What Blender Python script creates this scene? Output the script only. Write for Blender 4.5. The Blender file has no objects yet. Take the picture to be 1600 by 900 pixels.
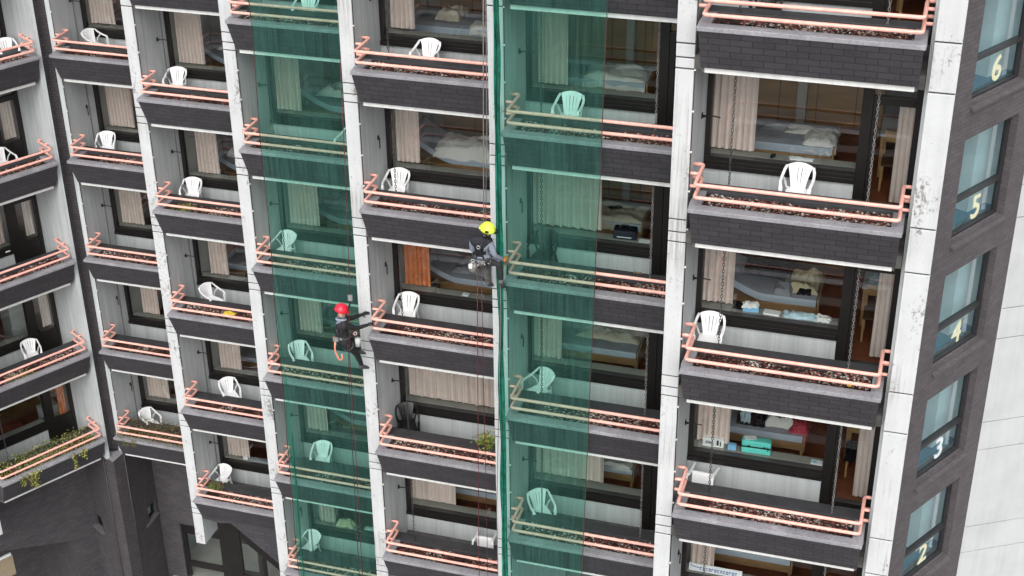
import bpy, bmesh, math, random
from mathutils import Vector, Matrix, noise
random.seed(7)
R = math.radians
S = bpy.context.scene
C = S.collection
PI = math.pi
SX, SY, H = 3.367, 1.937, 2.7
ZG = -25.5                                   # plaza level (z = 0 is the coping of the top right balcony)

# ------------------------------------------------------------------ materials
def newmat(name):
    m = bpy.data.materials.new(name); m.use_nodes = True
    nt = m.node_tree
    return m, nt, nt.nodes['Principled BSDF']
def N(nt, t, **kw):
    n = nt.nodes.new(t)
    for k, v in kw.items():
        if k in n.inputs: n.inputs[k].default_value = v
        else: setattr(n, k, v)
    return n
def L(nt, a, b): nt.links.new(a, b)
def ramp(nt, fac, stops):
    r = nt.nodes.new('ShaderNodeValToRGB'); L(nt, fac, r.inputs['Fac'])
    e = r.color_ramp.elements
    e[0].position, e[0].color = stops[0][0], (*stops[0][1], 1)
    e[1].position, e[1].color = stops[1][0], (*stops[1][1], 1)
    for p, c in stops[2:]:
        k = e.new(p); k.color = (*c, 1)
    return r.outputs['Color']
def mapped(nt, scale, coord='world'):
    if coord == 'world':
        src = nt.nodes.new('ShaderNodeNewGeometry').outputs['Position']
    elif coord == 'uv':
        src = nt.nodes.new('ShaderNodeUVMap').outputs['UV']
    else:
        src = nt.nodes.new('ShaderNodeTexCoord').outputs['Object']
    mp = N(nt, 'ShaderNodeMapping'); L(nt, src, mp.inputs['Vector'])
    mp.inputs['Scale'].default_value = scale
    return mp.outputs['Vector']
def noise_tex(nt, vec, scale, detail=4, rough=.55):
    n = N(nt, 'ShaderNodeTexNoise', Scale=scale, Detail=detail, Roughness=rough); L(nt, vec, n.inputs['Vector'])
    return n.outputs['Fac']
def mulc(nt, a, b, fac=1.0, mode='MULTIPLY'):
    m = nt.nodes.new('ShaderNodeMix'); m.data_type = 'RGBA'; m.blend_type = mode
    m.inputs[0].default_value = fac
    for sock, v in ((m.inputs[6], a), (m.inputs[7], b)):
        if isinstance(v, tuple): sock.default_value = (*v, 1)
        else: L(nt, v, sock)
    return m.outputs[2]
def plain(name, col, rough=.6, var=.12, scale=6, metal=0, bump=0):
    m, nt, b = newmat(name)
    f = noise_tex(nt, mapped(nt, (1, 1, 1)), scale)
    lo = tuple(c * (1 - var) for c in col); hi = tuple(min(1, c * (1 + var)) for c in col)
    L(nt, ramp(nt, f, [(.3, lo), (.7, hi)]), b.inputs['Base Color'])
    b.inputs['Roughness'].default_value = rough; b.inputs['Metallic'].default_value = metal
    if bump:
        bp = N(nt, 'ShaderNodeBump', Strength=bump, Distance=.01)
        L(nt, noise_tex(nt, mapped(nt, (1, 1, 1)), 60), bp.inputs['Height']); L(nt, bp.outputs['Normal'], b.inputs['Normal'])
    return m
def concrete_white(name, base, streak=.16, chips=True, boards=0.0):
    m, nt, b = newmat(name)
    v1 = mapped(nt, (9, 9, .35))
    s = noise_tex(nt, v1, 1.0, 5, .6)
    c = ramp(nt, s, [(.30, tuple(x * (1 - streak) for x in base)), (.62, base)])
    w = noise_tex(nt, mapped(nt, (1, 1, 1)), 1.3, 6, .65)
    c = mulc(nt, c, ramp(nt, w, [(.30, (.89, .895, .89)), (.58, (1, 1, 1))]))
    if boards:
        fine = noise_tex(nt, mapped(nt, (38, 38, .8)), 1.0, 3, .5)
        c = mulc(nt, c, ramp(nt, fine, [(.35, (1 - boards,) * 3), (.6, (1, 1, 1))]))
        bp = N(nt, 'ShaderNodeBump', Strength=.35, Distance=.006)
        L(nt, fine, bp.inputs['Height']); L(nt, bp.outputs['Normal'], b.inputs['Normal'])
    if chips:
        k = noise_tex(nt, mapped(nt, (1, 1, .7)), 16, 5, .75)
        k2 = noise_tex(nt, mapped(nt, (1, 1, .5)), 2.1, 2, .5)
        mm = nt.nodes.new('ShaderNodeMath'); mm.operation = 'MULTIPLY'; L(nt, k, mm.inputs[0]); L(nt, k2, mm.inputs[1])
        c = mulc(nt, c, ramp(nt, noise_tex(nt, mapped(nt, (1, 1, 1)), 30, 2, .5), [(.24, (.58, .58, .57)), (.33, (1, 1, 1))]))
        c = mulc(nt, c, ramp(nt, mm.outputs[0], [(.325, (1, 1, 1)), (.40, (.40, .39, .37))]))
        dr = noise_tex(nt, mapped(nt, (26, 26, .9)), 1.0, 4, .7)
        dr2 = noise_tex(nt, mapped(nt, (1.3, 1.3, .6)), 1.0, 2, .5)
        m2 = nt.nodes.new('ShaderNodeMath'); m2.operation = 'MULTIPLY'; L(nt, dr, m2.inputs[0]); L(nt, dr2, m2.inputs[1])
        c = mulc(nt, c, ramp(nt, m2.outputs[0], [(.30, (1, 1, 1)), (.44, (.62, .59, .56))]))
    L(nt, c, b.inputs['Base Color']); b.inputs['Roughness'].default_value = .8
    return m
def brick(name, col, mortar, bw, rh, off=.5, msize=.006, var=.18):
    m, nt, b = newmat(name)
    uv = mapped(nt, (1, 1, 1), 'uv')
    t = N(nt, 'ShaderNodeTexBrick', Scale=1.0)
    t.offset = off
    L(nt, uv, t.inputs['Vector'])
    for k, v in (('Color1', tuple(x * (1 - var) for x in col)), ('Color2', tuple(x * (1 + var) for x in col)), ('Mortar', mortar)):
        t.inputs[k].default_value = (*v, 1)
    t.inputs['Mortar Size'].default_value = msize; t.inputs['Mortar Smooth'].default_value = .25
    t.inputs['Brick Width'].default_value = bw; t.inputs['Row Height'].default_value = rh; t.inputs['Bias'].default_value = 0
    w = noise_tex(nt, mapped(nt, (1, 1, 1)), 2.2, 6, .65)
    c = mulc(nt, t.outputs['Color'], ramp(nt, w, [(.28, (.84, .84, .85)), (.68, (1.10, 1.08, 1.08))]))
    sp = noise_tex(nt, mapped(nt, (1, 1, 1)), 45, 3, .7)
    c = mulc(nt, c, ramp(nt, sp, [(.40, (.82,) * 3), (.62, (1.12,) * 3)]))
    L(nt, c, b.inputs['Base Color']); b.inputs['Roughness'].default_value = .62
    bp = N(nt, 'ShaderNodeBump', Strength=.5, Distance=.008)
    inv = nt.nodes.new('ShaderNodeMath'); inv.operation = 'SUBTRACT'; inv.inputs[0].default_value = 1; L(nt, t.outputs['Fac'], inv.inputs[1])
    L(nt, inv.outputs[0], bp.inputs['Height']); L(nt, bp.outputs['Normal'], b.inputs['Normal'])
    return m
def glass(name, tint=(.96, .98, .975), k=2.2):
    m = bpy.data.materials.new(name); m.use_nodes = True; nt = m.node_tree; nt.nodes.clear()
    o = nt.nodes.new('ShaderNodeOutputMaterial'); mx = nt.nodes.new('ShaderNodeMixShader')
    tr = N(nt, 'ShaderNodeBsdfTransparent'); tr.inputs[0].default_value = (*tint, 1)
    gl = N(nt, 'ShaderNodeBsdfGlossy', Roughness=.0); gl.inputs[0].default_value = (.95, .97, 1, 1)
    fr = N(nt, 'ShaderNodeFresnel', IOR=1.5)
    mm = nt.nodes.new('ShaderNodeMath'); mm.operation = 'MULTIPLY'; mm.inputs[1].default_value = k; mm.use_clamp = True
    ge = nt.nodes.new('ShaderNodeNewGeometry'); iv = nt.nodes.new('ShaderNodeMath'); iv.operation = 'SUBTRACT'; iv.inputs[0].default_value = 1; L(nt, ge.outputs['Backfacing'], iv.inputs[1])
    m3 = nt.nodes.new('ShaderNodeMath'); m3.operation = 'MULTIPLY'; L(nt, iv.outputs[0], m3.inputs[0]); L(nt, mm.outputs[0], m3.inputs[1])
    L(nt, fr.outputs[0], mm.inputs[0]); L(nt, m3.outputs[0], mx.inputs[0]); L(nt, tr.outputs[0], mx.inputs[1]); L(nt, gl.outputs[0], mx.inputs[2])
    L(nt, mx.outputs[0], o.inputs[0])
    return m
def netting():
    m = bpy.data.materials.new('green_netting'); m.use_nodes = True; nt = m.node_tree; nt.nodes.clear()
    o = nt.nodes.new('ShaderNodeOutputMaterial'); mx = nt.nodes.new('ShaderNodeMixShader')
    tr = N(nt, 'ShaderNodeBsdfTransparent'); tr.inputs[0].default_value = (.60, .84, .77, 1)
    df = N(nt, 'ShaderNodeBsdfDiffuse'); df.inputs[0].default_value = (.10, .30, .25, 1)
    st = noise_tex(nt, mapped(nt, (30, 30, .5)), 1.0, 3, .6)
    big = noise_tex(nt, mapped(nt, (1.6, 1.6, .45)), 1.0, 5, .65)
    ad = nt.nodes.new('ShaderNodeMath'); ad.operation = 'MULTIPLY'; L(nt, st, ad.inputs[0]); L(nt, big, ad.inputs[1])
    mr = N(nt, 'ShaderNodeMapRange'); L(nt, ad.outputs[0], mr.inputs[0])
    for i, v in ((1, .15), (2, .36), (3, .05), (4, .20)): mr.inputs[i].default_value = v
    L(nt, mr.outputs[0], mx.inputs[0]); L(nt, tr.outputs[0], mx.inputs[1]); L(nt, df.outputs[0], mx.inputs[2]); L(nt, mx.outputs[0], o.inputs[0])
    return m
def cloth(name, col, trans=.25, var=.15, scale=4, weave=0):
    m = bpy.data.materials.new(name); m.use_nodes = True; nt = m.node_tree; nt.nodes.clear()
    o = nt.nodes.new('ShaderNodeOutputMaterial'); mx = nt.nodes.new('ShaderNodeMixShader'); mx.inputs[0].default_value = trans
    d = nt.nodes.new('ShaderNodeBsdfDiffuse'); t = nt.nodes.new('ShaderNodeBsdfTranslucent')
    f = noise_tex(nt, mapped(nt, (1, 1, 1)), scale)
    c = ramp(nt, f, [(.3, tuple(x * (1 - var) for x in col)), (.7, tuple(min(1, x * (1 + var)) for x in col))])
    L(nt, c, d.inputs[0]); L(nt, c, t.inputs[0]); L(nt, d.outputs[0], mx.inputs[1]); L(nt, t.outputs[0], mx.inputs[2]); L(nt, mx.outputs[0], o.inputs[0])
    return m

M = {}
M['pier'] = concrete_white('weathered_white_concrete', (.59, .605, .615), .08)
M['sidewall'] = concrete_white('board_marked_white_concrete', (.64, .675, .69), .20, False, .14)
M['panel'] = concrete_white('white_panel', (.53, .565, .575), .20, False, .06)
M['cladding'] = concrete_white('white_cladding', (.58, .595, .605), .07, False)
M['strip'] = concrete_white('white_slab_edge', (.74, .75, .74), .14, False)
M['brick'] = brick('dark_brick_tiles', (.056, .053, .061), (.018, .018, .020), .30, .113, .5, .006, .12)
M['smallbrick'] = brick('dark_small_bricks', (.085, .077, .083), (.030, .027, .029), .16, .075, .5, .006, .14)
M['towerbrick'] = brick('brown_grey_bricks', (.112, .101, .108), (.066, .059, .063), .24, .085, .5, .005, .12)
M['lowbrick'] = brick('charcoal_bricks', (.074, .069, .076), (.042, .039, .043), .22, .075, .5, .006, .16)
def coping_mat():
    m, nt, b = newmat('grey_coping')
    s = noise_tex(nt, mapped(nt, (1.6, 1.6, 1)), 1.2, 6, .7)
    c = ramp(nt, s, [(.28, (.22, .22, .24)), (.55, (.30, .30, .325)), (.78, (.42, .42, .45))])
    k = noise_tex(nt, mapped(nt, (1, 1, 1)), 22, 4, .7)
    c = mulc(nt, c, ramp(nt, k, [(.36, (.72, .72, .72)), (.5, (1, 1, 1))]))
    L(nt, c, b.inputs['Base Color']); b.inputs['Roughness'].default_value = .42
    return m
M['coping'] = coping_mat()
M['innercoping'] = plain('dark_grey_upstand', (.042, .042, .046), .55, .22, 5)
M['rail'] = plain('salmon_paint', (.90, .46, .385), .45, .13, 9)
M['floor'] = plain('grey_balcony_floor', (.10, .097, .092), .85, .4, 4)
M['frame'] = plain('black_brown_frame', (.012, .0105, .010), .4, .2, 5)
M['towerframe'] = plain('dark_metal_frame', (.035, .033, .035), .35, .15, 5)
M['glass'] = glass('window_glass')
M['towerglass'] = glass('stair_glass', (.87, .96, .98), 2.4)
M['sill'] = plain('grey_sill', (.26, .255, .23), .6, .1, 3)
M['roomwall'] = plain('plaster_wall', (.42, .40, .36), .9, .06, 2)
M['roomleft'] = plain('pale_plaster_wall', (.50, .50, .48), .9, .06, 2)
def wood(name, a, b_, sc=(3, 3, 22)):
    m, nt, b = newmat(name)
    f = noise_tex(nt, mapped(nt, sc), 1.0, 4, .6)
    L(nt, ramp(nt, f, [(.3, a), (.7, b_)]), b.inputs['Base Color']); b.inputs['Roughness'].default_value = .5
    return m
M['woodwall'] = wood('wood_panel_wall', (.27, .135, .03), (.40, .215, .055), (1.2, 1.2, 6))
M['roomfloor'] = wood('red_brown_floor', (.20, .055, .022), (.28, .085, .038), (3, 3, 1))
M['wood'] = wood('bed_wood', (.30, .17, .075), (.42, .25, .12), (4, 4, 30))
M['darkwood'] = wood('dark_wood', (.07, .035, .02), (.12, .06, .03), (4, 4, 20))
M['ceiling'] = plain('ceiling_paint', (.5, .5, .48), .9, .04)
M['chair'] = plain('white_plastic', (.86, .87, .88), .32, .02, 5)
M['blackchair'] = plain('black_plastic', (.010, .011, .012), .35, .15, 5)
M['metal'] = plain('galvanised_chain', (.07, .07, .07), .5, .6, 9, .4)
M['black'] = plain('black_iron', (.012, .012, .012), .5, .2, 9)
M['curtain'] = cloth('pinkish_beige_curtain', (.90, .76, .70), .32, .05, 3)
M['orangecurtain'] = cloth('orange_curtain', (.72, .25, .10), .25, .22, 5)
M['whitesheet'] = cloth('white_bedding', (.78, .77, .74), .1, .06)
M['beigesheet'] = cloth('beige_bedding', (.68, .61, .50), .1, .08)
M['greysheet'] = cloth('grey_bedding', (.30, .31, .34), .1, .12)
M['creamsheet'] = cloth('cream_blanket', (.70, .62, .42), .1, .10)
M['mattress'] = cloth('blue_grey_mattress', (.36, .38, .43), .05, .08)
M['mattresside'] = cloth('pale_blue_mattress_side', (.50, .58, .68), .05, .05)
M['blackcloth'] = cloth('black_cloth', (.012, .012, .015), .05, .3)
M['redcloth'] = cloth('red_cloth', (.45, .05, .08), .05, .3)
M['bluecloth'] = cloth('light_blue_cloth', (.45, .60, .68), .1, .2, 8)
M['teal'] = plain('teal_shell', (.13, .62, .55), .35, .04)
M['navy'] = plain('navy_bag_cloth', (.012, .014, .03), .6, .3)
M['paper'] = plain('paper', (.78, .80, .82), .7, .04)
M['whitebox'] = plain('white_box', (.74, .76, .74), .5, .05)
M['bluebox'] = plain('blue_box', (.22, .48, .72), .5, .05)
M['print'] = plain('dark_print', (.02, .03, .05), .6, .1)
M['blueprint'] = plain('blue_print', (.02, .06, .30), .6, .1)
M['net'] = netting()
M['netfold'] = cloth('green_net_folds', (.045, .32, .235), .35, .45, 7)
M['cord'] = plain('dark_red_cord', (.085, .032, .03), .6, .2)
M['greencord'] = plain('dark_green_hem', (.012, .085, .06), .6, .25, 9)
M['redrope'] = plain('red_rope', (.11, .016, .02), .6, .25, 30)
M['blackrope'] = plain('black_rope', (.03, .028, .028), .6, .25, 30)
M['greyrope'] = plain('grey_rope', (.16, .15, .15), .6, .25, 30)
M['soil'] = plain('dark_soil', (.016, .010, .009), .95, .5, 30, 0, .6)
M['chip_a'] = plain('dark_bark', (.030, .014, .012), .85, .3)
M['chip_b'] = plain('red_bark', (.19, .055, .042), .85, .3)
M['chip_c'] = plain('tan_chip', (.33, .27, .22), .85, .2)
M['chip_d'] = plain('pale_chip', (.55, .53, .50), .8, .1)
M['leaf'] = plain('green_leaf', (.14, .22, .045), .6, .35, 12)
M['leafy'] = plain('yellow_green_leaf', (.42, .40, .09), .6, .3, 12)
M['leafb'] = plain('brown_leaf', (.15, .10, .05), .75, .35, 12)
M['yellow'] = plain('yellow_cloth', (.85, .62, .06), .6, .08)
M['ground'] = plain('plaza_paving', (.15, .15, .145), .9, .25, .4)
M['asphalt'] = plain('asphalt', (.05, .05, .052), .9, .2, 2)
M['stairfloor'] = plain('blue_stair_floor', (.045, .26, .36), .5, .06, 3)
M['stairwall'] = plain('pale_green_plaster', (.62, .70, .65), .85, .06)
M['stairwhite'] = plain('white_stair_post', (.78, .84, .83), .7, .04)
M['number'] = plain('pale_yellow_number', (.80, .79, .55), .6, .04)
M['whitenumber'] = plain('white_number', (.82, .88, .90), .6, .04)
M['metalsill'] = plain('metal_sill', (.13, .125, .13), .4, .12, 6)
M['skin'] = plain('skin', (.50, .27, .19), .55, .05)
M['jacket'] = plain('dark_jacket', (.016, .016, .020), .75, .4, 14)
M['trousers'] = plain('black_trousers', (.020, .020, .023), .75, .5, 12)
M['camo'] = plain('grey_work_trousers', (.20, .19, .18), .8, .55, 16)
M['sleeve'] = plain('grey_blue_sleeve', (.27, .31, .38), .75, .15, 12)
M['vest'] = plain('black_vest', (.012, .013, .020), .7, .3, 14)
M['glove'] = plain('dark_glove', (.03, .03, .033), .7, .3)
M['orangeglove'] = plain('orange_glove', (.85, .20, .03), .6, .08)
M['boot'] = plain('grey_boot', (.07, .068, .07), .6, .3)
M['redhelmet'] = plain('red_helmet', (.72, .02, .05), .25, .04)
M['limehelmet'] = plain('lime_helmet', (.72, .90, .08), .25, .04)
M['webbing'] = plain('harness_webbing', (.05, .05, .055), .6, .3)
M['sling'] = plain('orange_sling', (.80, .27, .17), .6, .08)
M['steel'] = plain('steel_hardware', (.55, .55, .55), .35, .1, 9, .7)
M['beige'] = plain('beige_panel', (.32, .26, .18), .7, .08)
M['redbrown'] = cloth('red_brown_cloth', (.15, .045, .03), .1, .2)
M['woodpale'] = wood('pale_wood', (.42, .25, .10), (.55, .34, .15), (4, 4, 30))
M['tabletop'] = plain('pale_table_top', (.50, .53, .52), .5, .04)

# ------------------------------------------------------------------ mesh builder
class MB:
    def __init__(s): s.v = []; s.f = []; s.m = []; s.sm = []
    def face(s, pts, m=0, smooth=False):
        b = len(s.v); s.v += [tuple(p) for p in pts]; s.f.append(tuple(range(b, b + len(pts)))); s.m.append(m); s.sm.append(smooth)
    def box(s, x0, x1, y0, y1, z0, z1, m=0):
        b = len(s.v)
        s.v += [(x0, y0, z0), (x1, y0, z0), (x1, y1, z0), (x0, y1, z0), (x0, y0, z1), (x1, y0, z1), (x1, y1, z1), (x0, y1, z1)]
        for q in ((0, 3, 2, 1), (4, 5, 6, 7), (0, 1, 5, 4), (1, 2, 6, 5), (2, 3, 7, 6), (3, 0, 4, 7)):
            s.f.append(tuple(b + i for i in q)); s.m.append(m); s.sm.append(False)
    def hexa(s, bot, top, m=0):
        """frustum between two quads of equal winding (ccw seen from above)"""
        b = len(s.v); s.v += [tuple(p) for p in bot + top]
        n = len(bot)
        s.f.append(tuple(b + i for i in reversed(range(n)))); s.f.append(tuple(b + n + i for i in range(n)))
        for i in range(n):
            j = (i + 1) % n; s.f.append((b + i, b + j, b + n + j, b + n + i))
        s.m += [m] * (n + 2); s.sm += [False] * (n + 2)
    def prism(s, poly, z0, z1, m=0): s.hexa([(x, y, z0) for x, y in poly], [(x, y, z1) for x, y in poly], m)
    def sweep(s, path, prof, m=0, up=(0, 0, 1), closed=False, smooth=True):
        """prof: list of (a,b) offsets: a along side, b along local up; or function(i)->list"""
        P = [Vector(p) for p in path]; n = len(P); up = Vector(up); b0 = len(s.v); k = None
        for i in range(n):
            d = (P[(i + 1) % n] - P[i - 1]) if closed or 0 < i < n - 1 else (P[1] - P[0] if i == 0 else P[-1] - P[-2])
            d.normalize()
            sd = d.cross(up)
            if sd.length < 1e-4: sd = d.cross(Vector((0, 1, 0)))
            if sd.length < 1e-4: sd = d.cross(Vector((1, 0, 0)))
            sd.normalize(); u2 = sd.cross(d)
            pr = prof(i) if callable(prof) else prof
            k = len(pr)
            for a, b in pr: s.v.append(tuple(P[i] + sd * a + u2 * b))
        for i in range(n if closed else n - 1):
            j = (i + 1) % n
            for q in range(k):
                r = (q + 1) % k
                s.f.append((b0 + i * k + q, b0 + i * k + r, b0 + j * k + r, b0 + j * k + q)); s.m.append(m); s.sm.append(smooth)
        if not closed:
            s.f.append(tuple(b0 + q for q in reversed(range(k)))); s.f.append(tuple(b0 + (n - 1) * k + q for q in range(k)))
            s.m += [m, m]; s.sm += [False, False]
    def tube(s, path, r, n=8, m=0, closed=False):
        rr = r if callable(r) else (lambda i: r)
        s.sweep(path, lambda i: [(rr(i) * math.cos(2 * PI * q / n), rr(i) * math.sin(2 * PI * q / n)) for q in range(n)], m, closed=closed)
    def band(s, path, w, t, m=0, up=(0, 0, 1)):
        s.sweep(path, [(-w / 2, -t / 2), (w / 2, -t / 2), (w / 2, t / 2), (-w / 2, t / 2)], m, up, smooth=False)
    def grid(s, fn, nu, nv, m=0, smooth=True):
        b = len(s.v)
        for i in range(nu + 1):
            for j in range(nv + 1): s.v.append(tuple(fn(i / nu, j / nv)))
        for i in range(nu):
            for j in range(nv):
                a = b + i * (nv + 1) + j
                s.f.append((a, a + nv + 1, a + nv + 2, a + 1)); s.m.append(m); s.sm.append(smooth)
    def lathe(s, prof, c=(0, 0, 0), n=16, m=0, sx=1, sy=1):
        b = len(s.v); k = len(prof)
        for i in range(n):
            a = 2 * PI * i / n
            for r, z in prof: s.v.append((c[0] + r * math.cos(a) * sx, c[1] + r * math.sin(a) * sy, c[2] + z))
        for i in range(n):
            j = (i + 1) % n
            for q in range(k - 1):
                s.f.append((b + i * k + q, b + j * k + q, b + j * k + q + 1, b + i * k + q + 1)); s.m.append(m); s.sm.append(True)
    def xform(s, mat, start=0):
        for i in range(start, len(s.v)): s.v[i] = tuple(mat @ Vector(s.v[i]))
    def mesh(s, name, mats, bevel=0, merge=False):
        me = bpy.data.meshes.new(name); me.from_pydata(s.v, [], s.f); me.update()
        for m in mats: me.materials.append(M[m] if isinstance(m, str) else m)
        me.polygons.foreach_set('material_index', s.m); me.polygons.foreach_set('use_smooth', s.sm)
        if bevel or merge:
            bm = bmesh.new(); bm.from_mesh(me)
            bmesh.ops.remove_doubles(bm, verts=bm.verts, dist=1e-5)
            if bevel:
                ed = [e for e in bm.edges if len(e.link_faces) == 2 and e.calc_face_angle(0) > .5]
                bmesh.ops.bevel(bm, geom=ed, offset=bevel, segments=2, profile=.6, affect='EDGES')
            bm.to_mesh(me); bm.free()
        uv = me.uv_layers.new(name='UVMap')
        for p in me.polygons:
            n = p.normal
            if abs(n.z) > .85: t, w = Vector((1, 0, 0)), Vector((0, 1, 0))
            else:
                t = Vector((-n.y, n.x, 0)).normalized(); w = n.cross(t)
            for li in p.loop_indices:
                co = me.vertices[me.loops[li].vertex_index].co
                uv.data[li].uv = (co.dot(t), co.dot(w))
        return me

def ob(name, me, parent=None, loc=(0, 0, 0), rz=0):
    o = bpy.data.objects.new(name, me); C.objects.link(o)
    o.location = loc; o.rotation_euler = (0, 0, rz)
    if parent: o.parent = parent
    return o
def thing(name, label, cat, loc=(0, 0, 0), rz=0, group=None, me=None):
    o = ob(name, me, None, loc, rz); o['label'] = label; o['category'] = cat
    if group: o['group'] = group
    return o
def dup(src, label=None):
    r = src.copy(); C.objects.link(r)
    if label: r['label'] = label
    for ch in list(src.children):
        c = ch.copy(); C.objects.link(c); c.parent = r
        for g in ch.children:
            d = g.copy(); C.objects.link(d); d.parent = c
    return r

# ------------------------------------------------------------------ frames of reference
WO = (-18.46, 6.969)                                   # left wing: same bay turned by 60 degrees
def frame(b):
    if b == 0: return WO, R(60)
    return (-(6 - b) * SX, (6 - b) * SY), 0.0
def at(b, k, u, v, z):
    (ox, oy), a = frame(b)
    return (ox + u * math.cos(a) - v * math.sin(a), oy + u * math.sin(a) + v * math.cos(a), z - k * H)
def rot(b): return frame(b)[1]
ROWS = {0: range(1, 7), 1: range(1, 7), 2: range(1, 7), 3: range(0, 7), 4: range(0, 6), 5: range(0, 5), 6: range(-1, 5)}
SEEN = {0: [2, 3, 4, 5, 6], 1: [2, 3, 4, 5, 6], 2: [2, 3, 4, 5, 6], 3: [1, 2, 3, 4, 5, 6], 4: [1, 2, 3, 4, 5], 5: [1, 2, 3, 4], 6: [0, 1, 2, 3, 4]}
ORD = ['top', 'second', 'third', 'fourth', 'fifth', 'sixth']
COL = {0: 'left wing', 1: 'column beside the corner pillar', 2: 'column left of left net', 3: 'left net column',
       4: 'column between the nets', 5: 'right net column', 6: 'rightmost column'}
def where(b, k):
    return ORD[SEEN[b].index(k)] + ' balcony from top, ' + COL[b]

# ------------------------------------------------------------------ building
B = ob('apartment_building', None, None, (0, 0, ZG))
B['label'] = 'tall white concrete and dark brick building with stepped columns of balconies'; B['category'] = 'building'
def part(name, me, loc=(0, 0, 0), rz=0, parent=None):
    if parent: return ob(name, me, parent, loc, rz)
    return ob(name, me, B, (loc[0], loc[1], loc[2] - ZG), rz)

# balcony: slab + floor
mb = MB()
mb.box(-.078, 3.018, .45, 1.745, -.70, -.50, 0)
mb.box(.05, 2.93, .33, .45, -.685, -.61, 0)
bal_me = mb.mesh('balcony_slab', ['floor'])
mb = MB()
mb.box(.085, 2.895, .318, .449, -.692, -.602, 0)
strip_me = mb.mesh('slab_edge', ['strip'], .004)
# planter: hopper shaped brick box, open at the top
mb = MB()
o_t = [(.022, .022, 0), (2.958, .022, 0), (2.958, .90, 0), (.022, .90, 0)]
o_b = [(.040, .265, -.60), (2.940, .265, -.60), (2.940, .90, -.60), (.040, .90, -.60)]
for i in range(4):
    j = (i + 1) % 4
    mb.face([o_b[i], o_b[j], o_t[j], o_t[i]], 1 if i == 2 else 0)
mb.face([o_b[3], o_b[2], o_b[1], o_b[0]], 0)
planter_me = mb.mesh('planter', ['brick', 'innercoping'])
# coping ring
mb = MB()
mb.box(0, 2.98, 0, .168, .002, .070)
mb.box(0, .165, .168, .66, .002, .070); mb.box(2.815, 2.98, .168, .66, .002, .070)
cop_me = mb.mesh('coping', ['coping'], .010)
mb = MB()
mb.box(-.02, 3.0, .66, .925, -.02, .078)
back_me = mb.mesh('planter_back', ['innercoping'], .008)
# bark mulch in the planter
def mulch(seed):
    rnd = random.Random(seed); mb = MB()
    def hgt(a, b): return .004 + .030 * noise.noise(Vector((a * 2.1, b * 5, seed * 3.1))) + .012 * noise.noise(Vector((a * 9, b * 9, seed)))
    mb.grid(lambda a, b: (.165 + 2.65 * a, .166 + .496 * b, hgt(.165 + 2.65 * a, .166 + .496 * b)), 40, 8, 0)
    for i in range(1900):
        x = rnd.uniform(.19, 2.79); y = rnd.uniform(.185, .645)
        z = hgt(x, y) + rnd.uniform(.004, .022)
        l = rnd.uniform(.02, .06); w = rnd.uniform(.012, .028); a = rnd.uniform(0, PI); t = rnd.uniform(-.5, .5); h = rnd.uniform(.004, .012)
        clus = noise.noise(Vector((x * 1.7, y * 2.5, seed * 7.7)))
        m = 1 + min(3, int(abs(rnd.gauss(0, 1.25 + 1.2 * clus)) * 1.25))
        c, s_ = math.cos(a), math.sin(a)
        def P(p, q, r): return (x + c * p - s_ * q, y + s_ * p + c * q, z + r + p * t)
        mb.face([P(-l / 2, -w / 2, 0), P(0, -w * .7, h), P(l / 2, -w / 2, 0), P(l / 2, w / 2, 0), P(0, w * .7, h), P(-l / 2, w / 2, 0)], m)
    return mb.mesh('mulch', ['soil', 'chip_a', 'chip_b', 'chip_c', 'chip_d'])
MUL = [mulch(s) for s in (1, 2, 3)]
# railing
def arc(p, q, r, n=5):
    """rounded polyline"""
    pts = [Vector(a) for a in p]; out = [pts[0]]
    for i in range(1, len(pts) - 1):
        a, b, c = pts[i - 1], pts[i], pts[i + 1]
        d1 = (a - b).normalized(); d2 = (c - b).normalized(); rr = min(r, (a - b).length / 2, (c - b).length / 2)
        for k in range(n + 1):
            t = k / n; s0 = b + d1 * rr; s1 = b + d2 * rr
            out.append(s0 * (1 - t) ** 2 + b * 2 * t * (1 - t) + s1 * t ** 2)
    out.append(pts[-1]); return out
mb = MB()
RR = .028
for z, vb in ((.40, .84), (.20, .80)):
    mb.tube(arc([(-.08, vb, z), (.068, vb, z), (.068, .122, z), (2.912, .122, z), (2.912, vb, z), (3.022, vb, z)], None, .055), RR, 10)
    for u0, u1 in ((-.08, .062), (3.022, 2.918)):
        mb.tube([(u0, .50, z), (u1, .50, z)], RR * .92, 8)
rail_me = mb.mesh('railing', ['rail'])
rail6_me = None
# back wall: parapet, window, door
mb = MB()
mb.box(-.078, 2.170, 1.72, 1.80, -.50, -.032)
parapet_me = mb.mesh('parapet_wall', ['panel'], .004)
mb = MB()
mb.box(-.078, 2.172, 1.665, 1.80, -.030, .052); mb.box(-.078, 2.172, 1.70, 1.82, .054, .168)
mb.box(-.078, 2.172, 1.690, 1.699, .085, .10)
mb.box(-.078, .004, 1.70, 1.82, .170, 1.975); mb.box(.006, 2.170, 1.70, 1.82, 1.90, 1.975)
mb.box(2.174, 2.330, 1.69, 1.83, -.50, 1.975)
win_me = mb.mesh('window_frame', ['frame'], .004)
mb = MB(); mb.box(.006, 2.172, 1.755, 1.763, .170, 1.898); wglass_me = mb.mesh('window_pane', ['glass'])
mb = MB(); mb.box(-.07, 2.170, 1.822, 2.03, .125, .170); sill_me = mb.mesh('window_sill', ['sill'], .004)
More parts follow.
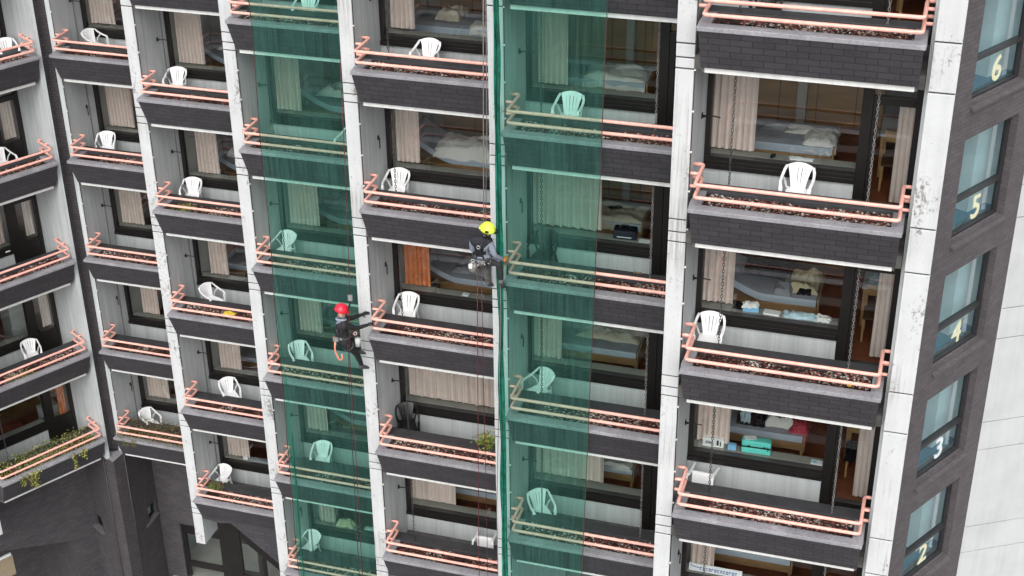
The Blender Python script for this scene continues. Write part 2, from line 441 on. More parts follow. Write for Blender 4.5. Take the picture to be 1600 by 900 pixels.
def door_mesh(panel):
    mb = MB()
    mb.box(2.334, 2.42, 1.705, 1.815, -.498, 1.24); mb.box(2.925, 3.015, 1.70, 1.82, -.498, 1.97)
    mb.box(2.422, 2.923, 1.705, 1.815, -.498, -.41); mb.box(2.334, 2.923, 1.705, 1.815, 1.242, 1.365); mb.box(2.334, 2.923, 1.705, 1.815, 1.90, 1.97)
    if panel: mb.box(2.422, 2.923, 1.715, 1.805, -.408, .172)
    return mb.mesh('door_frame', ['frame'], .004)
DOOR = {0: door_mesh(False), 1: door_mesh(True)}
DG = {}
for i, z0 in ((0, -.408), (1, .174)):
    mb = MB(); mb.box(2.422, 2.923, 1.755, 1.763, z0, 1.24); mb.box(2.334, 2.923, 1.755, 1.763, 1.367, 1.898); DG[i] = mb.mesh('door_pane', ['glass'])
# room behind
mb = MB()
u0, u1, v0, v1, z0, z1 = -.072, 3.012, 1.84, 5.0, -.498, 1.972
mb.face([(u0, v1, z0), (u1, v1, z0), (u1, v1, z1), (u0, v1, z1)], 0)
mb.face([(u0, v0, z0), (u0, v1, z0), (u0, v1, z1), (u0, v0, z1)], 1)
mb.face([(u1, v1, z0), (u1, v0, z0), (u1, v0, z1), (u1, v1, z1)], 2)
mb.face([(u0, v0, z0), (u1, v0, z0), (u1, v1, z0), (u0, v1, z0)], 3)
mb.face([(u0, v1, z1), (u1, v1, z1), (u1, v0, z1), (u0, v0, z1)], 4)
mb.box(u0, 2.17, 1.822, 1.86, z0, .122, 1)
for x in (.62, 1.25, 1.9): mb.box(x, x + .016, v1 - .012, v1 - .002, z0, z1, 5)
mb.box(.95, 1.10, v1 - .25, v1 - .014, z0, z1, 2)
mb.box(u0, u1, v1 - .03, v1 - .013, .62, .70, 5)
room_me = mb.mesh('room_walls', ['woodwall', 'roomleft', 'roomwall', 'roomfloor', 'ceiling', 'darkwood'])
# wall bracket
def bracket(fold):
    mb = MB()
    mb.box(-.078, -.062, -.03, .03, -.035, .045)
    if fold: mb.tube([(-.06, 0, .0), (-.035, -.02, .0), (-.035, -.03, -.20)], .012, 6)
    else:
        mb.tube([(-.06, 0, 0), (.10, 0, .012), (.20, 0, .0)], .010, 6)
        mb.face([(-.06, 0.004, .02), (-.06, .004, -.03), (.02, .004, .006)]); mb.face([(-.06, -.004, .02), (.02, -.004, .006), (-.06, -.004, -.03)])
    return mb.mesh('wall_bracket', ['black'])
BR = [bracket(False), bracket(True)]
FOLDED = {(4, 2), (4, 3), (6, 4), (5, 2), (5, 3), (3, 6), (1, 3), (1, 5), (1, 6), (0, 3)}
mrow = 0
for b in range(7):
    for k in ROWS[b]:
        rz = rot(b); o = at(b, k, 0, 0, 0)
        bo = part('balcony', bal_me, o, rz)
        if not (b == 2 and k == 6): part('slab_edge', strip_me, parent=bo)
        part('planter', planter_me, parent=bo); part('coping', cop_me, parent=bo); part('planter_back', back_me, parent=bo)
        part('mulch', MUL[(b * 3 + k * 2) % 3], parent=bo); part('railing', rail_me, parent=bo)
        part('parapet_wall', parapet_me, o, rz)
        w = part('window', win_me, o, rz); part('pane', wglass_me, parent=w); part('sill', sill_me, parent=w)
        p = 1 if b == 0 and k not in (5,) else (1 if b == 0 else 0)
        d = part('balcony_door', DOOR[p], o, rz); part('pane', DG[p], parent=d)
        part('room', room_me, o, rz)
        part('wall_bracket', BR[(b, k) in FOLDED], at(b, k, 0, 1.3, .965), rz)

# piers (white fins with joints at every storey)
def pier_mesh(u0, u1, v0, v1, ztop, zbot, joints, name='pier', notch=True):
    mb = MB(); zs = [ztop]
    k = math.floor(-ztop / H) - 1
    cuts = sorted([j - kk * H for kk in range(-4, 9) for j in joints if zbot + .05 < j - kk * H < ztop - .05], reverse=True)
    zs = [ztop] + cuts + [zbot]
    for a, b in zip(zs[:-1], zs[1:]):
        dx = random.uniform(-.003, .003)
        mb.box(u0 + dx, u1 + dx * .3, v0 + random.uniform(0, .004), v1, b + .011, a - .011)
    m2 = MB()
    m2.box(u0 + .014, u1 - .014, v0 + .018, v1 - .01, zbot + .02, ztop - .02, 1)
    me = mb.mesh(name, ['pier', 'innercoping', 'sidewall'], .012)
    for p in me.polygons:
        c = p.center
        if abs(p.normal.x) > .9 and c.y > v0 + .03: p.material_index = 2
    bm = bmesh.new(); bm.from_mesh(me)
    t = m2.mesh('core', ['pier', 'innercoping', 'sidewall']); bm.from_mesh(t); bm.to_mesh(me); bm.free(); bpy.data.meshes.remove(t)
    return me
JN = (-.712, -.55, -.345)
for i in range(2, 7):
    top = 3.4; bot = (-6 * H - 1.69) if i == 2 else ZG
    part('pier', pier_mesh(-.345, -.08, .45, 4.6 if i > 2 else 4.6, top, bot, JN), (frame(i)[0][0], frame(i)[0][1], 0))
part('pier', pier_mesh(3.07, 3.425, .30, 4.2, 4.2, ZG, (.03, -.67)), (0, 0, 0))
# white wall stub at the right of the last balcony column and the edges beside the corner pillar
mb = MB(); mb.box(3.024, 3.068, .62, 4.2, ZG, 4.2); part('side_wall', mb.mesh('side_wall', ['sidewall']))
mb = MB(); mb.box(-.205, -.08, .47, 4.6, -6 * H - .72, 3.4); part('side_wall', mb.mesh('side_wall', ['sidewall']), (frame(1)[0][0], frame(1)[0][1], 0))
mb = MB(); mb.box(3.02, 3.13, .25, 4.6, -6 * H - .72, 3.4); part('side_wall', mb.mesh('side_wall', ['sidewall']), (*WO, 0), R(60))
part('pier', pier_mesh(-.345, -.08, .45, 4.6, 3.4, -6 * H - 1.69, JN), (*WO, 0), R(60))
# thin cable with clips on the pier edge
mb = MB()
mb.tube([(-.072, .475, 3.3), (-.072, .475, -6 * H - .6)], .008, 6, 0)
z = 3.0
while z > -6 * H: mb.box(-.08, -.055, .462, .49, z - .012, z + .012, 1); z -= .62
cab = mb.mesh('wall_cable', ['black', 'whitebox'])
for i in range(1, 7): part('wall_cable', cab, (frame(i)[0][0], frame(i)[0][1], 0))

# corner pillar between the two wings
def mirror(p):
    """local point of column 1 mirrored over the plane between the wings (world coordinates)"""
    o = frame(1)[0]; w = Vector((o[0] + p[0], o[1] + p[1])); m0 = Vector((-16.91, 9.605)); a = Vector((.5, -.866))
    d = w - m0; r = 2 * d.dot(a) * a - d
    return (w.x, w.y), ((m0 + r).x, (m0 + r).y)
def onridge(t): return (-16.91 + .5 * t, 9.605 - .866 * t)
A, A2 = mirror((-.20, .55)); Bk, Bk2 = mirror((-.20, 2.5))
Rg = onridge(-.68)
def vwall(mb, poly, z0, z1, m=0):
    for p, q in zip(poly[:-1], poly[1:]): mb.face([(*p, z0), (*q, z0), (*q, z1), (*p, z1)], m)
mb = MB(); mb.prism([A2, Rg, A, Bk, Bk2], -6 * H - .72, 3.4)
part('corner_pillar', mb.mesh('corner_pillar', ['smallbrick']))
A, A2 = mirror((-.045, .43)); Rg = onridge(-.10); Bk, Bk2 = mirror((-.085, 1.2)); ZL = -6 * H
mb = MB(); mb.prism([A2, Rg, A, Bk, Bk2], ZG, ZL - .735)
part('corner_pillar', mb.mesh('corner_pillar', ['smallbrick']))
mb = MB()
E1, E2 = mirror((-.05, .40)); E0 = onridge(-.06); F1, F2 = mirror((-.085, .56))
mb.prism([E2, E0, E1, F1, F2], ZL - .732, ZL - .70)
part('pillar_cap', mb.mesh('pillar_cap', ['coping'], .006))
mb = MB()
for q in (A, A2): mb.tube([(q[0] + .01, q[1] - .012, ZG), (q[0] + .01, q[1] - .012, ZL - .74)], .014, 6)
part('corner_strip', mb.mesh('corner_strip', ['towerframe']))

# walls of the lower storeys under the left wing and the first column
def wall_with_hole(mb, fn, u0, u1, z0, z1, hu0, hu1, hz0, hz1, depth, m=0, mr=None):
    """vertical wall in fn(u, d, z) with a rectangular hole and its reveals"""
    mr = m if mr is None else mr
    for a, b, c, d in ((u0, hu0, z0, z1), (hu1, u1, z0, z1), (hu0, hu1, z0, hz0), (hu0, hu1, hz1, z1)):
        if b - a > 1e-4 and d - c > 1e-4: mb.face([fn(a, 0, c), fn(b, 0, c), fn(b, 0, d), fn(a, 0, d)], m)
    mb.face([fn(hu0, 0, hz0), fn(hu0, 0, hz1), fn(hu0, depth, hz1), fn(hu0, depth, hz0)], mr)
    mb.face([fn(hu1, 0, hz0), fn(hu1, depth, hz0), fn(hu1, depth, hz1), fn(hu1, 0, hz1)], mr)
    mb.face([fn(hu0, 0, hz0), fn(hu0, depth, hz0), fn(hu1, depth, hz0), fn(hu1, 0, hz0)], mr)
    mb.face([fn(hu0, 0, hz1), fn(hu1, 0, hz1), fn(hu1, depth, hz1), fn(hu0, depth, hz1)], mr)
def small_window(b, fn, u0, u1, z0, z1):
    mb = MB(); t = .05
    def bx(a, b_, c, d, d0, d1, m):
        q = [fn(a, d0, c), fn(b_, d0, c), fn(b_, d1, c), fn(a, d1, c)]; r = [(x, y, d) for x, y, _ in q]
        mb.hexa(q, r, m)
    bx(u0, u1, z0, z0 + t, .10, .16, 0); bx(u0, u1, z1 - t, z1, .10, .16, 0); bx(u0, u0 + t, z0 + t, z1 - t, .10, .16, 0); bx(u1 - t, u1, z0 + t, z1 - t, .10, .16, 0)
    w = part('small_window', mb.mesh('small_window', ['frame']))
    m3 = MB(); mb, keep = m3, mb
    q = [fn(u0 + t, .125, z0 + t), fn(u1 - t, .125, z0 + t), fn(u1 - t, .135, z0 + t), fn(u0 + t, .135, z0 + t)]
    m3.hexa(q, [(x, y, z1 - t) for x, y, _ in q]); p = part('pane', m3.mesh('pane', ['towerglass'])); p.parent = w; p.location = (0, 0, 0)
    m4 = MB(); q = [fn(u0 - .04, -.06, z0 - .05), fn(u1 + .04, -.06, z0 - .05), fn(u1 + .04, .10, z0 - .05), fn(u0 - .04, .10, z0 - .05)]
    m4.hexa(q, [(x, y, z0 + .004) for x, y, _ in q]); p = part('sill', m4.mesh('sill', ['metalsill'])); p.parent = w; p.location = (0, 0, 0)
    m5 = MB(); q = [fn(u0 - .3, .3, z0 - .5), fn(u1 + .3, .3, z0 - .5)]; m5.face([q[0], q[1], (q[1][0], q[1][1], z1 + .5), (q[0][0], q[0][1], z1 + .5)])
    p = part('room_wall', m5.mesh('room_wall', ['stairwhite'])); p.parent = w; p.location = (0, 0, 0)
ox, oy = frame(1)[0]
f1 = lambda u, d, z: (ox - .082 - d, oy + u, z)                # side wall under column 1, faces +x
mb = MB(); wall_with_hole(mb, f1, .43, 1.75, ZL - 6.2, ZL - .70, 1.03, 1.63, ZL - 3.65, ZL - 3.17, .2)
mb.face([f1(.43, 0, ZG), f1(1.75, 0, ZG), f1(1.75, 0, ZL - 6.2), f1(.43, 0, ZL - 6.2)])
part('lower_wall', mb.mesh('lower_wall', ['lowbrick'])); small_window(1, f1, 1.03, 1.63, ZL - 3.65, ZL - 3.17)
def fw(u, v, z):
    x, y, zz = at(0, 0, u, v, 0); return (x, y, z)
f0 = lambda u, d, z: fw(3.022 + d, u, z)
mb = MB(); wall_with_hole(mb, f0, .43, 1.75, ZG, ZL - .70, 1.22, 1.83 - .12, ZL - 3.75, ZL - 3.25, .2)
part('lower_wall', mb.mesh('lower_wall', ['lowbrick'])); small_window(0, f0, 1.22, 1.71, ZL - 3.75, ZL - 3.25)
f0b = lambda u, d, z: fw(u, 1.752 + d, z)
mb = MB()
mb.face([f0b(-2.5, 0, ZL - 2.15), f0b(2.31, 0, ZL - 3.96), f0b(2.31, 0, ZL - .70), f0b(-2.5, 0, ZL - .70)])
mb.face([f0b(2.31, 0, ZG), f0b(3.022, 0, ZG), f0b(3.022, 0, ZL - .70), f0b(2.31, 0, ZL - .70)])
mb.face([f0b(2.31, 0, ZG), f0b(2.31, 0, ZL - 3.96), f0b(2.31, 2.4, ZL - 3.96), f0b(2.31, 2.4, ZG)])
mb.face([f0b(-2.5, 0, ZL - 2.15), f0b(-2.5, 2.4, ZL - 2.15), f0b(2.31, 2.4, ZL - 3.96), f0b(2.31, 0, ZL - 3.96)])
mb.face([f0b(-2.5, 2.4, ZG), f0b(2.31, 2.4, ZG), f0b(2.31, 2.4, ZL - 2.0), f0b(-2.5, 2.4, ZL - 2.0)])
part('lower_wall', mb.mesh('lower_wall', ['lowbrick']))
mb = MB()
def fbox(mb, fn, u0, u1, d0, d1, z0, z1, m=0):
    q = [fn(u0, d0, z0), fn(u1, d0, z0), fn(u1, d1, z0), fn(u0, d1, z0)]; mb.hexa(q, [(x, y, z1) for x, y, _ in q], m)
fbox(mb, f0b, .22, .74, .62, .70, ZL - 4.62, ZL - 3.95, 0); fbox(mb, f0b, .22, .70, .60, .64, ZL - 3.93, ZL - 3.85, 1)
part('beige_wall_panel', mb.mesh('beige_wall_panel', ['beige', 'paper']))
# under column 1: brick wall with tall glazing, continued under column 2
f1b = lambda u, d, z: (ox + u, oy + 1.752 + d, z)
mb = MB()
mb.face([f1b(-.09, 0, ZG), f1b(.53, 0, ZG), f1b(.53, 0, ZL - .70), f1b(-.09, 0, ZL - .70)])
mb.face([f1b(.53, 0, ZL - 4.0), f1b(3.03, 0, ZL - 4.0), f1b(3.03, 0, ZL - .70), f1b(.53, 0, ZL - .70)])
mb.face([f1b(.53, 0, ZG), f1b(.53, .25, ZG), f1b(.53, .25, ZL - 4.0), f1b(.53, 0, ZL - 4.0)])
mb.face([f1b(.53, .25, ZL - 4.0), f1b(3.03, .25, ZL - 4.0), f1b(3.03, 0, ZL - 4.0), f1b(.53, 0, ZL - 4.0)])
part('lower_wall', mb.mesh('lower_wall', ['lowbrick']))
mb = MB()
for a, b_ in ((.535, .62), (1.72, 1.86), (2.9, 3.02)): fbox(mb, f1b, a, b_, .08, .20, ZG, ZL - 4.01, 0)
for a, b_ in ((ZL - 4.38, ZL - 4.02), (ZL - 5.60, ZL - 5.44)): fbox(mb, f1b, .618, 2.91, .085, .195, a, b_, 0)
g = part('glazing_frame', mb.mesh('glazing_frame', ['frame']))
mb = MB(); fbox(mb, f1b, .622, 2.9, .13, .14, ZG, ZL - 4.02, 0); p = part('pane', mb.mesh('pane', ['glass'])); p.parent = g; p.location = (0, 0, 0)
o2 = frame(2)[0]
f2 = lambda u, d, z: (o2[0] + u, o2[1] + d, z)
mb = MB()
fr = [(.56, -.60), (2.944, -.60), (2.944, -2.43), (2.2, -1.774), (.85, -.665), (.58, -.70)]
mb.face([f2(u, .262, ZL + z) for u, z in [(.04, -.60), (.56, -.60), (.58, -.72), (.06, -.665)]][::-1])
poly = [(.56, -.60), (.58, -.70), (.85, -.665), (3.02, -2.47), (3.02, -.60)]
mb.face([f2(u, .267, ZL + z) for u, z in poly])
mb.face([f2(u, .45, ZL + z) for u, z in reversed(poly)])
for (a, b_), (c, d) in zip(poly[:-1], poly[1:]):
    mb.face([f2(a, .267, ZL + b_), f2(a, .45, ZL + b_), f2(c, .45, ZL + d), f2(c, .267, ZL + d)])
part('sloped_brick_wall', mb.mesh('sloped_brick_wall', ['brick']))
mb = MB()
mb.box(o2[0] + .06, o2[0] + .56, o2[1] + .92, o2[1] + 1.02, ZG, ZL - .72, 0)
mb.box(o2[0] + .57, o2[0] + .66, o2[1] + .90, o2[1] + 1.0, ZG, ZL - .72, 0)
sl = lambda u, off: ZL - 1.282 - (u - .561) * .80 - off
mb.hexa([f2(.66, .92, sl(.66, .30)), f2(3.0, .92, sl(3.0, .30)), f2(3.0, .99, sl(3.0, .30)), f2(.66, .99, sl(.66, .30))],
        [f2(.66, .92, sl(.66, -.05)), f2(3.0, .92, sl(3.0, -.05)), f2(3.0, .99, sl(3.0, -.05)), f2(.66, .99, sl(.66, -.05))], 0)
mb.box(o2[0] + 1.24, o2[0] + 1.34, o2[1] + .925, o2[1] + .985, ZG, sl(1.3, .3), 0)
mb.hexa([f2(.66, .93, ZL - 2.90), f2(3.0, .93, ZL - 3.9), f2(3.0, .98, ZL - 3.9), f2(.66, .98, ZL - 2.90)],
        [f2(.66, .93, ZL - 2.78), f2(3.0, .93, ZL - 3.78), f2(3.0, .98, ZL - 3.78), f2(.66, .98, ZL - 2.78)], 0)
g = part('glazing_frame', mb.mesh('glazing_frame', ['frame']))
mb = MB(); mb.box(o2[0] + .66, o2[0] + 3.0, o2[1] + .95, o2[1] + .958, ZG, ZL - .8); p = part('pane', mb.mesh('pane', ['glass'])); p.parent = g; p.location = (0, 0, 0)
mb = MB()
mb.face([(o2[0] - 6.4, o2[1] + 6.2, ZG + .01), (o2[0] + 3.0, o2[1] + 6.2, ZG + .01), (o2[0] + 3.0, o2[1] + 6.2, ZL - .75), (o2[0] - 6.4, o2[1] + 6.2, ZL - .75)], 0)
mb.face([(o2[0] - 3.3, o2[1] + 3.75, ZL - .74), (o2[0] + 3.0, o2[1] + 1.0, ZL - .74), (o2[0] + 3.0, o2[1] + 6.2, ZL - .74), (o2[0] - 3.3, o2[1] + 6.2, ZL - .74)], 0)
mb.face([(o2[0] - 3.3, o2[1] + 1.0, ZL - 6.0), (o2[0] + 3.0, o2[1] + 1.0, ZL - 6.0), (o2[0] + 3.0, o2[1] + 6.2, ZL - 6.0), (o2[0] - 3.3, o2[1] + 6.2, ZL - 6.0)], 1)
part('lobby_walls', mb.mesh('lobby_walls', ['stairwall', 'sill']))

# stair tower at the right: brick wall with numbered windows, then white panels
e_s = Vector((.5, .866)); e_n = Vector((.866, -.5))
def tw(s, d, z):
    p = e_s * s + e_n * (.12 - d); return (p.x, p.y, z)
mb = MB()
mb.face([tw(4.6, 0, ZG), tw(7.30, 0, ZG), tw(7.30, 0, 4.5), tw(4.6, 0, 4.5)])
mb.face([tw(9.09, 0, ZG), tw(9.655, 0, ZG), tw(9.655, 0, 4.5), tw(9.09, 0, 4.5)])
KS = range(-2, 7)
for k in KS:
    zt = -1.05 - k * H; zb = -3.10 - k * H
    zn = -1.05 - (k + 1) * H
    mb.face([tw(7.30, 0, zn if k < 6 else ZG), tw(9.09, 0, zn if k < 6 else ZG), tw(9.09, 0, zb), tw(7.30, 0, zb)])
    mb.face([tw(7.30, 0, zb), tw(7.30, 0, zt), tw(7.30, .22, zt), tw(7.30, .22, zb)]); mb.face([tw(9.09, 0, zb), tw(9.09, .22, zb), tw(9.09, .22, zt), tw(9.09, 0, zt)])
    mb.face([tw(7.30, 0, zb), tw(7.30, .22, zb), tw(9.09, .22, zb), tw(9.09, 0, zb)]); mb.face([tw(7.30, 0, zt), tw(9.09, 0, zt), tw(9.09, .22, zt), tw(7.30, .22, zt)])
part('stair_wall', mb.mesh('stair_wall', ['towerbrick']))
def tbox(mb, s0, s1, d0, d1, z0, z1, m=0):
    q = [tw(s0, d1, z0), tw(s0, d0, z0), tw(s1, d0, z0), tw(s1, d1, z0)]; mb.hexa(q, [(x, y, z1) for x, y, _ in q], m)
mb = MB()
tbox(mb, 7.302, 9.088, .14, .24, -3.098, -3.05); tbox(mb, 7.302, 9.088, .14, .24, -1.12, -1.052)
tbox(mb, 7.302, 7.37, .14, .24, -3.048, -1.122); tbox(mb, 9.04, 9.088, .14, .24, -3.048, -1.122); tbox(mb, 7.372, 9.038, .13, .25, -2.395, -2.325)
swin = mb.mesh('stair_window', ['towerframe'])
mb = MB(); tbox(mb, 7.37, 9.04, .19, .20, -3.05, -1.12); spane = mb.mesh('pane', ['towerglass'])
mb = MB()
mb.hexa([tw(7.30, .135, -3.165), tw(7.30, -.075, -3.205), tw(9.12, -.075, -3.205), tw(9.12, .135, -3.165)],
        [tw(7.30, .135, -3.085), tw(7.30, -.075, -3.155), tw(9.12, -.075, -3.155), tw(9.12, .135, -3.085)])
ssill = mb.mesh('sill', ['towerbrick'], .006)
mb = MB()
i0, i1, dd = 6.9, 9.4, 1.7
mb.face([tw(i0, .4, -3.14), tw(i1, .4, -3.14), tw(i1, dd, -3.14), tw(i0, dd, -3.14)], 0)
mb.face([tw(i0, dd, -3.14), tw(i1, dd, -3.14), tw(i1, dd, -2.80), tw(i0, dd, -2.25)], 0)
mb.face([tw(i0, dd, -2.25), tw(i1, dd, -2.80), tw(i1, dd, -1.75), tw(i0, dd, -1.75)], 1)
mb.face([tw(i1, .4, -3.14), tw(i1, .4, -.46), tw(i1, dd, -.46), tw(i1, dd, -3.14)], 2)
mb.face([tw(i0, .4, -3.14), tw(i0, dd, -3.14), tw(i0, dd, -.46), tw(i0, .4, -.46)], 1)
mb.face([tw(i0, .4, -.46), tw(i1, .4, -.46), tw(i1, dd, -.46), tw(i0, dd, -.46)], 1)
tbox(mb, 8.75, 9.38, .55, .95, -3.13, -.47, 2)
mb.hexa([tw(7.0, 1.1, -3.13), tw(7.9, 1.1, -3.13), tw(7.9, 1.65, -3.13), tw(7.0, 1.65, -3.13)][::-1], [tw(7.0, 1.1, -2.2), tw(7.9, 1.1, -2.9), tw(7.9, 1.65, -2.9), tw(7.0, 1.65, -2.2)][::-1], 3)
sroom = mb.mesh('stair_room', ['stairfloor', 'stairwall', 'stairwhite', 'towerframe'])
def digit(txt):
    cu = bpy.data.curves.new('digit', 'FONT'); cu.body = txt; cu.size = .66; cu.extrude = .004; cu.offset = .012; cu.align_x = 'CENTER'
    o = bpy.data.objects.new('digit', cu); C.objects.link(o); bpy.context.view_layer.update()
    me = bpy.data.meshes.new_from_object(o.evaluated_get(bpy.context.evaluated_depsgraph_get()))
    bpy.data.objects.remove(o); bpy.data.curves.remove(cu); return me
for k in KS:
    w = part('stair_window', swin, (0, 0, -k * H)); part('pane', spane, parent=w); part('sill', ssill, parent=w)
    part('stair_room', sroom, (0, 0, -k * H))
    if 0 <= k <= 4:
        me = digit(str(6 - k)); me.name = 'window_number'; me.materials.clear(); me.materials.append(M['whitenumber'] if k == 3 else M['number'])
        # stand the digit upright on the pane: x along the wall, y up, facing out
        mat = Matrix(((e_s.x, 0, e_n.x, 0), (e_s.y, 0, e_n.y, 0), (0, 1, 0, 0), (0, 0, 0, 1)))
        me.transform(mat)
        p = tw(8.36, .18, -2.96)
        d = part('window_number', me, p, parent=w)
# small lamp-like vent stubs under the sills are left to the sill ends; white panel wall
wd = Vector((math.cos(R(30)), math.sin(R(30)))); w0 = e_s * 9.655 + e_n * .12
def wp_(t, d, z):
    p = w0 + wd * t + Vector((wd.y, -wd.x)) * d; return (p.x, p.y, z)
mb = MB(); jz = sorted([z - k * H for k in range(-4, 8) for z in (.035, -.66) if ZG + .1 < z - k * H < 4.4], reverse=True)
lv = [4.5] + jz + [ZG]
for a, b_ in zip(lv[:-1], lv[1:]):
    q = [wp_(0, 0, b_ + .009), wp_(9, 0, b_ + .009), wp_(9, -.4, b_ + .009), wp_(0, -.4, b_ + .009)]
    mb.hexa(q, [(x, y, a - .009) for x, y, _ in q], 0)
q = [wp_(.02, -.02, ZG), wp_(8.98, -.02, ZG), wp_(8.98, -.38, ZG), wp_(.02, -.38, ZG)]; mb.hexa(q, [(x, y, 4.48) for x, y, _ in q], 1)
part('white_panel_wall', mb.mesh('white_panel_wall', ['cladding', 'innercoping'], .006))

# ------------------------------------------------------------------ ground
mb = MB(); mb.face([(-900, -900, 0), (900, -900, 0), (900, 900, 0), (-900, 900, 0)])
g = ob('ground', mb.mesh('ground', ['ground']), None, (0, 0, ZG - .004)); g['kind'] = 'structure'
mb = MB(); mb.face([(-400, -38, 0), (400, -38, 0), (400, -30, 0), (-400, -30, 0)])
g = ob('road', mb.mesh('road', ['asphalt']), None, (0, 0, ZG)); g['kind'] = 'structure'

#__MORE__
# ------------------------------------------------------------------ chairs
def chair_parts(mat):
    out = []
    # backrest: arch + slats
    mb = MB()
    def bk(s, t):                      # s across (-1..1), t 0 bottom .. 1 top
        w = .125 + .085 * t ** 1.3
        return Vector((s * w, .185 + .075 * t + .05 * t * t - .035 * s * s, .43 + .36 * t - .035 * s * s * t))
    for c, hw in ((-.80, .20), (-.40, .165), (0, .165), (.40, .165), (.80, .20)):
        def fn(a, b, c=c, hw=hw): return bk(c + (a * 2 - 1) * hw, b * .90)
        def fn2(a, b, c=c, hw=hw): p = bk(c + (a * 2 - 1) * hw, b * .90); return p + Vector((0, .012, 0))
        mb.grid(fn, 2, 8); mb.grid(fn2, 2, 8)
        for e in (0, 1):
            mb.grid(lambda a, b, e=e: (fn2(e, b) * a + fn(e, b) * (1 - a)), 1, 8)
    for t0, t1 in ((0, .16), (.84, 1.03)):
        mb.grid(lambda a, b: bk(a * 2.04 - 1.02, t0 + (t1 - t0) * b), 10, 2); mb.grid(lambda a, b: bk(a * 2.04 - 1.02, t0 + (t1 - t0) * b) + Vector((0, .014, 0)), 10, 2)
        for e in (t0, t1): mb.grid(lambda a, b, e=e: bk(a * 2.04 - 1.02, e) + Vector((0, .014 * b, 0)), 10, 1)
    out.append(('backrest', mb.mesh('backrest', [mat])))
    mb = MB()
    def st(a, b): 
        x = (a * 2 - 1) * (.205 - .035 * b); y = -.23 + .43 * b
        return Vector((x, y, .435 - .022 * (1 - (2 * a - 1) ** 2) * math.sin(PI * min(1, b * 1.1)) - (.02 * max(0, (.15 - b) / .15) ** 2)))
    mb.grid(st, 8, 8); mb.grid(lambda a, b: st(a, b) - Vector((0, 0, .012)), 8, 8)
    mb.band([(-.205, -.228, .415), (0, -.236, .412), (.205, -.228, .415)], .014, .05)
    for s in (-1, 1): mb.band([(s * .203, -.225, .418), (s * .19, 0, .418), (s * .172, .195, .42)], .014, .045)
    out.append(('seat', mb.mesh('seat', [mat])))
    for s in (-1, 1):
        mb = MB()
        P = [bk(s * .95, .97), (s * .235, .262, .755), (s * .262, .20, .705), (s * .275, .10, .665), (s * .278, -.02, .645), (s * .272, -.13, .64), (s * .262, -.185, .625), (s * .252, -.205, .57)]
        mb.sweep([Vector(p) for p in P], [(-.024, -.009), (.024, -.009), (.024, .009), (-.024, .009)], 0, (0, 0, 1), smooth=False)
        out.append(('armrest', mb.mesh('armrest', [mat])))
        mb = MB()
        mb.sweep([(s * .254, -.198, .60), (s * .240, -.222, .42), (s * .262, -.262, .0)], lambda i: [(a * (1.15 - .2 * i), b) for a, b in ((-.03, -.012), (.03, -.012), (.03, .012), (-.03, .012))], 0, (0, 1, 0), smooth=False)
        out.append(('leg', mb.mesh('leg', [mat])))
        mb = MB()
        mb.sweep([(s * .178, .19, .44), (s * .215, .245, .24), (s * .245, .30, .0)], lambda i: [(a * (1.0 - .15 * i), b) for a, b in ((-.028, -.012), (.028, -.012), (.028, .012), (-.028, .012))], 0, (0, 1, 0), smooth=False)
        mb.sweep([(s * .275, .08, .655), (s * .235, .17, .54), (s * .20, .215, .40)], [(-.016, -.008), (.016, -.008), (.016, .008), (-.016, .008)], 0, (0, 1, 0), smooth=False)
        out.append(('leg', mb.mesh('leg', [mat])))
    return out
CP = {'white': chair_parts('chair'), 'black': chair_parts('blackchair')}
def chair(b, k, u, v, turn, label, kind='white', lying=False, z=-.498):
    x, y, zz = at(b, k, u, v, z)
    t = thing('balcony_chair' if not lying else 'tipped_chair', label, 'chair', (x, y, zz), 0, 'plastic chairs on the balconies')
    if lying: t.rotation_euler = (Matrix.Rotation(rot(b) + turn + PI, 3, 'Z') @ Matrix.Rotation(R(-75), 3, 'X')).to_euler()
    else: t.rotation_euler = (0, 0, rot(b) + turn)
    t.scale = (.80, .78, .78) if lying else (.83, .92, 1.0)
    for n, me in CP[kind]: ob(n, me, t)
    return t
D = R
CH = [  # b, k, u(back), v(back top), turn (deg, + = towards camera right), words
 (0, 2, 2.70, 1.20, -12, 'white armchair'), (0, 3, 2.10, 1.38, 8, 'white armchair, one arm in view'), (0, 5, 2.0, 1.46, -16, 'white armchair'),
 (1, 2, .26, 1.30, 70, 'white armchair turned sideways'), (1, 3, .28, 1.44, 22, 'white armchair'), (1, 6, .28, 1.22, 62, 'white armchair turned sideways'),
 (2, 2, .24, 1.48, 12, 'white armchair'), (2, 3, .29, 1.46, 14, 'white armchair'), (2, 4, .36, 1.25, 66, 'white armchair turned sideways'), (2, 5, .57, 1.38, 42, 'white armchair turned right'), (2, 6, .26, 1.38, -8, 'white armchair'),
 (3, 1, 1.18, 1.36, 8, 'white armchair behind netting'), (3, 2, 2.03, 1.25, -10, 'white armchair behind netting and pier'), (3, 3, .24, 1.45, -10, 'white armchair behind netting'), (3, 4, .23, 1.32, 40, 'white armchair behind netting, turned right'), (3, 5, .62, 1.42, 12, 'white armchair behind netting'), (3, 6, .20, 1.42, -14, 'white armchair behind netting'),
 (4, 1, 1.03, 1.38, -4, 'white armchair'), (4, 2, .25, 1.50, 4, 'white armchair'), (4, 3, .32, 1.50, 6, 'white armchair'),
 (5, 1, .79, 1.46, 0, 'white armchair behind netting'), (5, 3, .40, 1.40, -30, 'white armchair behind netting, turned left'), (5, 4, .19, 1.34, 34, 'white armchair behind netting, turned right'),
 (6, 1, 1.40, 1.50, -2, 'white armchair'), (6, 2, .22, 1.50, 2, 'white armchair'),
]
